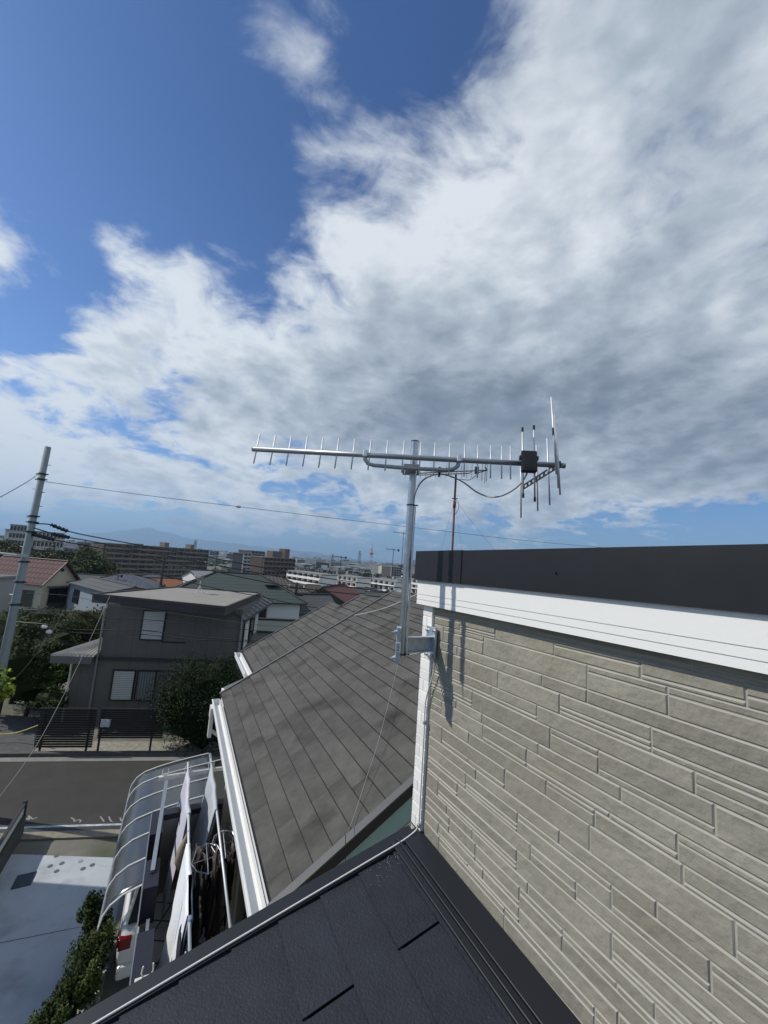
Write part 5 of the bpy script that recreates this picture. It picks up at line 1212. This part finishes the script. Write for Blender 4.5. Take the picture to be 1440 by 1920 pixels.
# ================================================================ haze, sun, sky
w = MB(); w.box((0,4000,330-8), (34000,34000,690)); me_ = build('haze', w, mat('haze', (1,1,1)))
hm = bpy.data.materials.new('haze_air'); hm.use_nodes = True; nt = hm.node_tree; nt.nodes.clear()
o_ = nt.nodes.new('ShaderNodeOutputMaterial'); pv = nt.nodes.new('ShaderNodeVolumePrincipled'); pv.inputs['Color'].default_value = (.45,.69,1,1); pv.inputs['Density'].default_value = HAZE; pv.inputs['Anisotropy'].default_value = .2
nt.links.new(pv.outputs[0], o_.inputs['Volume']); me_.data.materials.clear(); me_.data.materials.append(hm); tag(me_, kind='stuff'); tag(me_, 'thin blue haze filling the air over the town and mountains', 'haze')
SD = V((-.727,.065,.683)).normalized()
sl = bpy.data.lights.new('sun', 'SUN'); sl.energy = SUN; sl.angle = math.radians(.5); sl.color = (1,.945,.85)
so = bpy.data.objects.new('sun', sl); COL.objects.link(so); so.rotation_euler = SD.to_track_quat('Z','Y').to_euler(); so.location = (-30,0,40)
wd = bpy.data.worlds.new('World'); sc.world = wd; wd.use_nodes = True; nt = wd.node_tree; N = nt.nodes; L = nt.links; N.clear()
out = N.new('ShaderNodeOutputWorld'); bg = N.new('ShaderNodeBackground'); L.new(bg.outputs[0], out.inputs[0]); bg.inputs['Strength'].default_value = .1
sky = N.new('ShaderNodeTexSky'); sky.sky_type = 'NISHITA'; sky.sun_disc = False; sky.sun_elevation = math.asin(SD.z); sky.sun_rotation = math.atan2(SD.x, SD.y); sky.air_density = 1.0; sky.dust_density = .6; sky.ozone_density = 2.0
tc = N.new('ShaderNodeTexCoord'); DIR = tc.outputs['Generated']
def mth(op, a, b=None, c=None, clamp=False):
    n = N.new('ShaderNodeMath'); n.operation = op; n.use_clamp = clamp
    for i, v in enumerate((a, b, c)):
        if v is None: continue
        if isinstance(v, (int, float)): n.inputs[i].default_value = v
        else: L.new(v, n.inputs[i])
    return n.outputs[0]
def noise(vec, scale, detail, rough=.55, dist=0, lac=2):
    n = N.new('ShaderNodeTexNoise'); n.inputs['Scale'].default_value = scale; n.inputs['Detail'].default_value = detail; n.inputs['Roughness'].default_value = rough; n.inputs['Distortion'].default_value = dist; n.inputs['Lacunarity'].default_value = lac
    L.new(vec, n.inputs['Vector']); return n
nrm = N.new('ShaderNodeVectorMath'); nrm.operation = 'NORMALIZE'; L.new(DIR, nrm.inputs[0])
sp = N.new('ShaderNodeSeparateXYZ'); L.new(nrm.outputs[0], sp.inputs[0]); X_, Y_, Z_ = sp.outputs
zc = mth('ADD', mth('MAXIMUM', Z_, 0.0), .32)
cv = N.new('ShaderNodeCombineXYZ'); L.new(mth('DIVIDE', X_, zc), cv.inputs[0]); L.new(mth('DIVIDE', Y_, zc), cv.inputs[1]); L.new(mth('MULTIPLY', Z_, 1.5), cv.inputs[2])
PL = cv.outputs[0]     # a level cloud layer seen from below
wn = noise(PL, 3.2, 5, .6); wc = N.new('ShaderNodeSeparateColor'); L.new(wn.outputs['Color'], wc.inputs[0])
az = mth('ARCTAN2', X_, Y_); el = mth('ARCSINE', Z_)
az = mth('ADD', az, mth('MULTIPLY', mth('SUBTRACT', wc.outputs[0], .5), .20)); el = mth('ADD', el, mth('MULTIPLY', mth('SUBTRACT', wc.outputs[1], .5), .13))
COVG = [  # coverage every 120 px across, rows every 60 px down the sky
 [.10,.12,.0,.0,.36,.30,.0,.0,.58,.92,.80,.95,1],
 [.08,.15,.0,.0,.36,.42,.0,.0,.85,1,.92,1,1],
 [.05,.05,.0,.0,.30,.48,.0,.28,.66,1,1,1,1],
 [.0,.0,.0,.0,.12,.50,.08,.42,.62,1,1,1,1],
 [.0,.0,.0,.0,.05,.42,.48,.64,.86,1,1,1,1],
 [.0,.0,.0,.0,.02,.38,.48,.88,1,1,.80,1,1],
 [.55,.0,.0,.05,.02,.42,.40,1,1,1,.80,1,1],
 [1.05,.22,.12,.20,.05,.80,.92,1,1,1,.88,1,1],
 [.95,.20,.72,.50,.24,1,1,1,1,1,1,1,1],
 [.62,.30,.66,.64,.12,.85,1,1,1,1,1,1,1],
 [.05,.50,.82,.80,.70,.68,1,1,1,1,1,1,1],
 [.38,.50,.88,.92,.90,.88,1,1,1,1,1,1,1],
 [.62,.84,.95,.95,.95,1,1,1,1,1,1,1,1],
 [.85,.70,.52,.90,.74,.98,1,1,1,1,1,1,1],
 [.80,.80,.78,.80,.78,.90,1,1,1,1,1,1,1],
 [.82,.74,.80,.80,.62,.62,.82,.88,.95,.95,1,1,1],
 [.84,.52,.45,.70,.66,.60,.48,.62,.78,.50,.70,.22,.25],
 [.60,.35,.30,.35,.45,.45,.36,.40,.60,.25,.25,.1,.1],
 [.5,.3,.25,.3,.4,.4,.35,.3,.4,.3,.1,.1,.1]]
BRI = [(60,20,.7),(560,100,.75),(950,60,.78),(1080,100,.78),(1300,100,.66),(1430,60,.70),(1000,230,.86),(900,350,.95),(780,330,.92),(700,280,.85),(1150,380,.80),(1300,300,.68),(1420,400,.66),(560,430,1.05),(640,480,1.0),(760,520,.86),(900,520,.80),(1060,540,.82),(1250,520,.72),(1420,560,.70),(280,470,.85),(250,560,1.0),(200,640,.95),(300,640,.92),(420,630,.88),(520,620,.74),(640,620,.70),(760,640,.62),(900,640,.60),(1050,650,.54),(1200,640,.55),(1350,630,.68),(120,700,.85),(250,720,.72),(360,740,.58),(470,740,.72),(600,740,.62),(720,730,.52),(860,760,.42),(980,740,.34),(1120,760,.34),(1230,770,.38),(1330,760,.46),(1430,760,.46),(60,780,.92),(180,800,.82),(300,830,.62),(400,820,.74),(520,820,.62),(640,830,.50),(860,830,.44),(1000,850,.62),(1140,850,.55),(1300,850,.58),(1400,870,.60),(60,880,.95),(200,880,.92),(320,900,.90),(440,900,.82),(600,920,.78),(760,940,.78),(900,930,.66),(1060,920,.60),(1250,920,.52),(60,960,.92),(200,960,.55),(360,960,.62),(520,970,.72),(680,980,.68),(840,990,.66),(1000,990,.55),(1150,975,.84),(100,1000,.6),(300,1010,.4),(600,1020,.6)]
def grid(x, y):
    gx = min(11.999, max(0, x/120)); gy = min(17.999, max(0, y/60)); i, j = int(gy), int(gx); fy, fx = gy-i, gx-j
    return (COVG[i][j]*(1-fx)+COVG[i][j+1]*fx)*(1-fy)+(COVG[i+1][j]*(1-fx)+COVG[i+1][j+1]*fx)*fy
def bri(x, y):
    s = t = 0
    for bx, by, v in BRI:
        w_ = math.exp(-((x-bx)**2+((y-by)*1.4)**2)/(2*70**2))+1e-7; s += w_*v; t += w_
    return s/t
els = [-3,1,3.5,6,9,12,16,20,24,28,32,37,42,47,52,57,62,70]; A0_, A1_ = -62, 62; NS_ = 32
azn = mth('DIVIDE', mth('SUBTRACT', az, math.radians(A0_)), math.radians(A1_-A0_), clamp=True)
cur = None
for i, e_ in enumerate(els):
    rp = N.new('ShaderNodeValToRGB'); L.new(azn, rp.inputs[0]); cr = rp.color_ramp; cr.interpolation = 'LINEAR'
    while len(cr.elements) < NS_: cr.elements.new(len(cr.elements)/40+.1)
    for k in range(NS_): cr.elements[k].position = k/(NS_-1)
    for k in range(NS_):
        a_ = math.radians(A0_+(A1_-A0_)*k/(NS_-1)); er = math.radians(e_)
        d_ = V((math.sin(a_)*math.cos(er), math.cos(a_)*math.cos(er), math.sin(er)))
        x, y = pixof(EYE+d_)
        cr.elements[k].color = (grid(x, y), min(1, bri(x, y)/1.1), 0, 1)
    if cur is None: cur = rp.outputs[0]
    else:
        f_ = mth('DIVIDE', mth('SUBTRACT', el, math.radians(els[i-1])), math.radians(e_-els[i-1]), clamp=True)
        mx = N.new('ShaderNodeMix'); mx.data_type = 'RGBA'; L.new(f_, mx.inputs[0]); L.new(cur, mx.inputs[6]); L.new(rp.outputs[0], mx.inputs[7]); cur = mx.outputs[2]
sc_ = N.new('ShaderNodeSeparateColor'); L.new(cur, sc_.inputs[0]); cov, brt = sc_.outputs[0], sc_.outputs[1]
n1 = noise(PL, 2.6, 12, .58, .35); n2 = noise(PL, 7.5, 8, .6, .6)
fb = mth('ADD', mth('MULTIPLY', mth('SUBTRACT', n1.outputs[0], .5), 1.5), mth('MULTIPLY', mth('SUBTRACT', n2.outputs[0], .5), .85))
den = mth('ADD', cov, fb)
al = N.new('ShaderNodeMapRange'); al.interpolation_type = 'SMOOTHSTEP'; al.inputs['From Min'].default_value = .42; L.new(mth('ADD', mth('MULTIPLY', Z_, .42), .64), al.inputs['From Max']); L.new(den, al.inputs[0]); alpha = al.outputs[0]
# light and dark inside the cloud: thick parts are greyer, billows have soft relief
n3 = noise(PL, 3.4, 10, .55, .15)
off = N.new('ShaderNodeVectorMath'); off.operation = 'ADD'; L.new(PL, off.inputs[0]); off.inputs[1].default_value = (-.055,.01,.03)
n1b = noise(off.outputs[0], 3.4, 10, .55, .15)
rel = mth('MULTIPLY', mth('SUBTRACT', n3.outputs[0], n1b.outputs[0]), 1.2)
sh = mth('ADD', mth('MULTIPLY', brt, 1.10), mth('MULTIPLY', mth('SUBTRACT', n3.outputs[0], .5), -.30))
edge = mth('MULTIPLY', mth('SUBTRACT', 1.25, den, clamp=True), .35)
sh = mth('ADD', mth('ADD', sh, rel), edge, clamp=True)
cr2 = N.new('ShaderNodeValToRGB'); L.new(sh, cr2.inputs[0]); c = cr2.color_ramp
K = CLOUD
for p_, col_ in ((.25,(.16,.20,.255)),(.5,(.27,.325,.40)),(.75,(.48,.55,.63)),(1,(.82,.875,.93))):
    e_ = c.elements.new(p_) if p_ not in (1,) else c.elements[-1]
    e_.color = (*[q for q in col_], 1)
c.elements[0].color = (.12,.145,.19,1)
cs = N.new('ShaderNodeVectorMath'); cs.operation = 'SCALE'; L.new(cr2.outputs[0], cs.inputs[0]); cs.inputs['Scale'].default_value = K
# sky colour
skc = N.new('ShaderNodeMix'); skc.data_type = 'RGBA'; skc.blend_type = 'MULTIPLY'; skc.inputs[0].default_value = 1; L.new(sky.outputs[0], skc.inputs[6]); 
hz = N.new('ShaderNodeMapRange'); hz.inputs['From Min'].default_value = 0; hz.inputs['From Max'].default_value = .75; L.new(Z_, hz.inputs[0])
tn = N.new('ShaderNodeMix'); tn.data_type = 'RGBA'; L.new(hz.outputs[0], tn.inputs[0]); tn.inputs[6].default_value = (.62,.86,1.20,1); tn.inputs[7].default_value = (*SKYT, 1); L.new(tn.outputs[2], skc.inputs[7])
fm = N.new('ShaderNodeMix'); fm.data_type = 'RGBA'; L.new(alpha, fm.inputs[0]); L.new(skc.outputs[2], fm.inputs[6]); L.new(cs.outputs[0], fm.inputs[7])
L.new(fm.outputs[2], bg.inputs[0])
sc.view_settings.view_transform = 'Standard'; sc.view_settings.look = 'None'; sc.view_settings.gamma = 1; sc.view_settings.exposure = EXPO
sc.render.engine = 'CYCLES'; sc.cycles.volume_bounces = 0; sc.cycles.max_bounces = 6; sc.cycles.transparent_max_bounces = 12
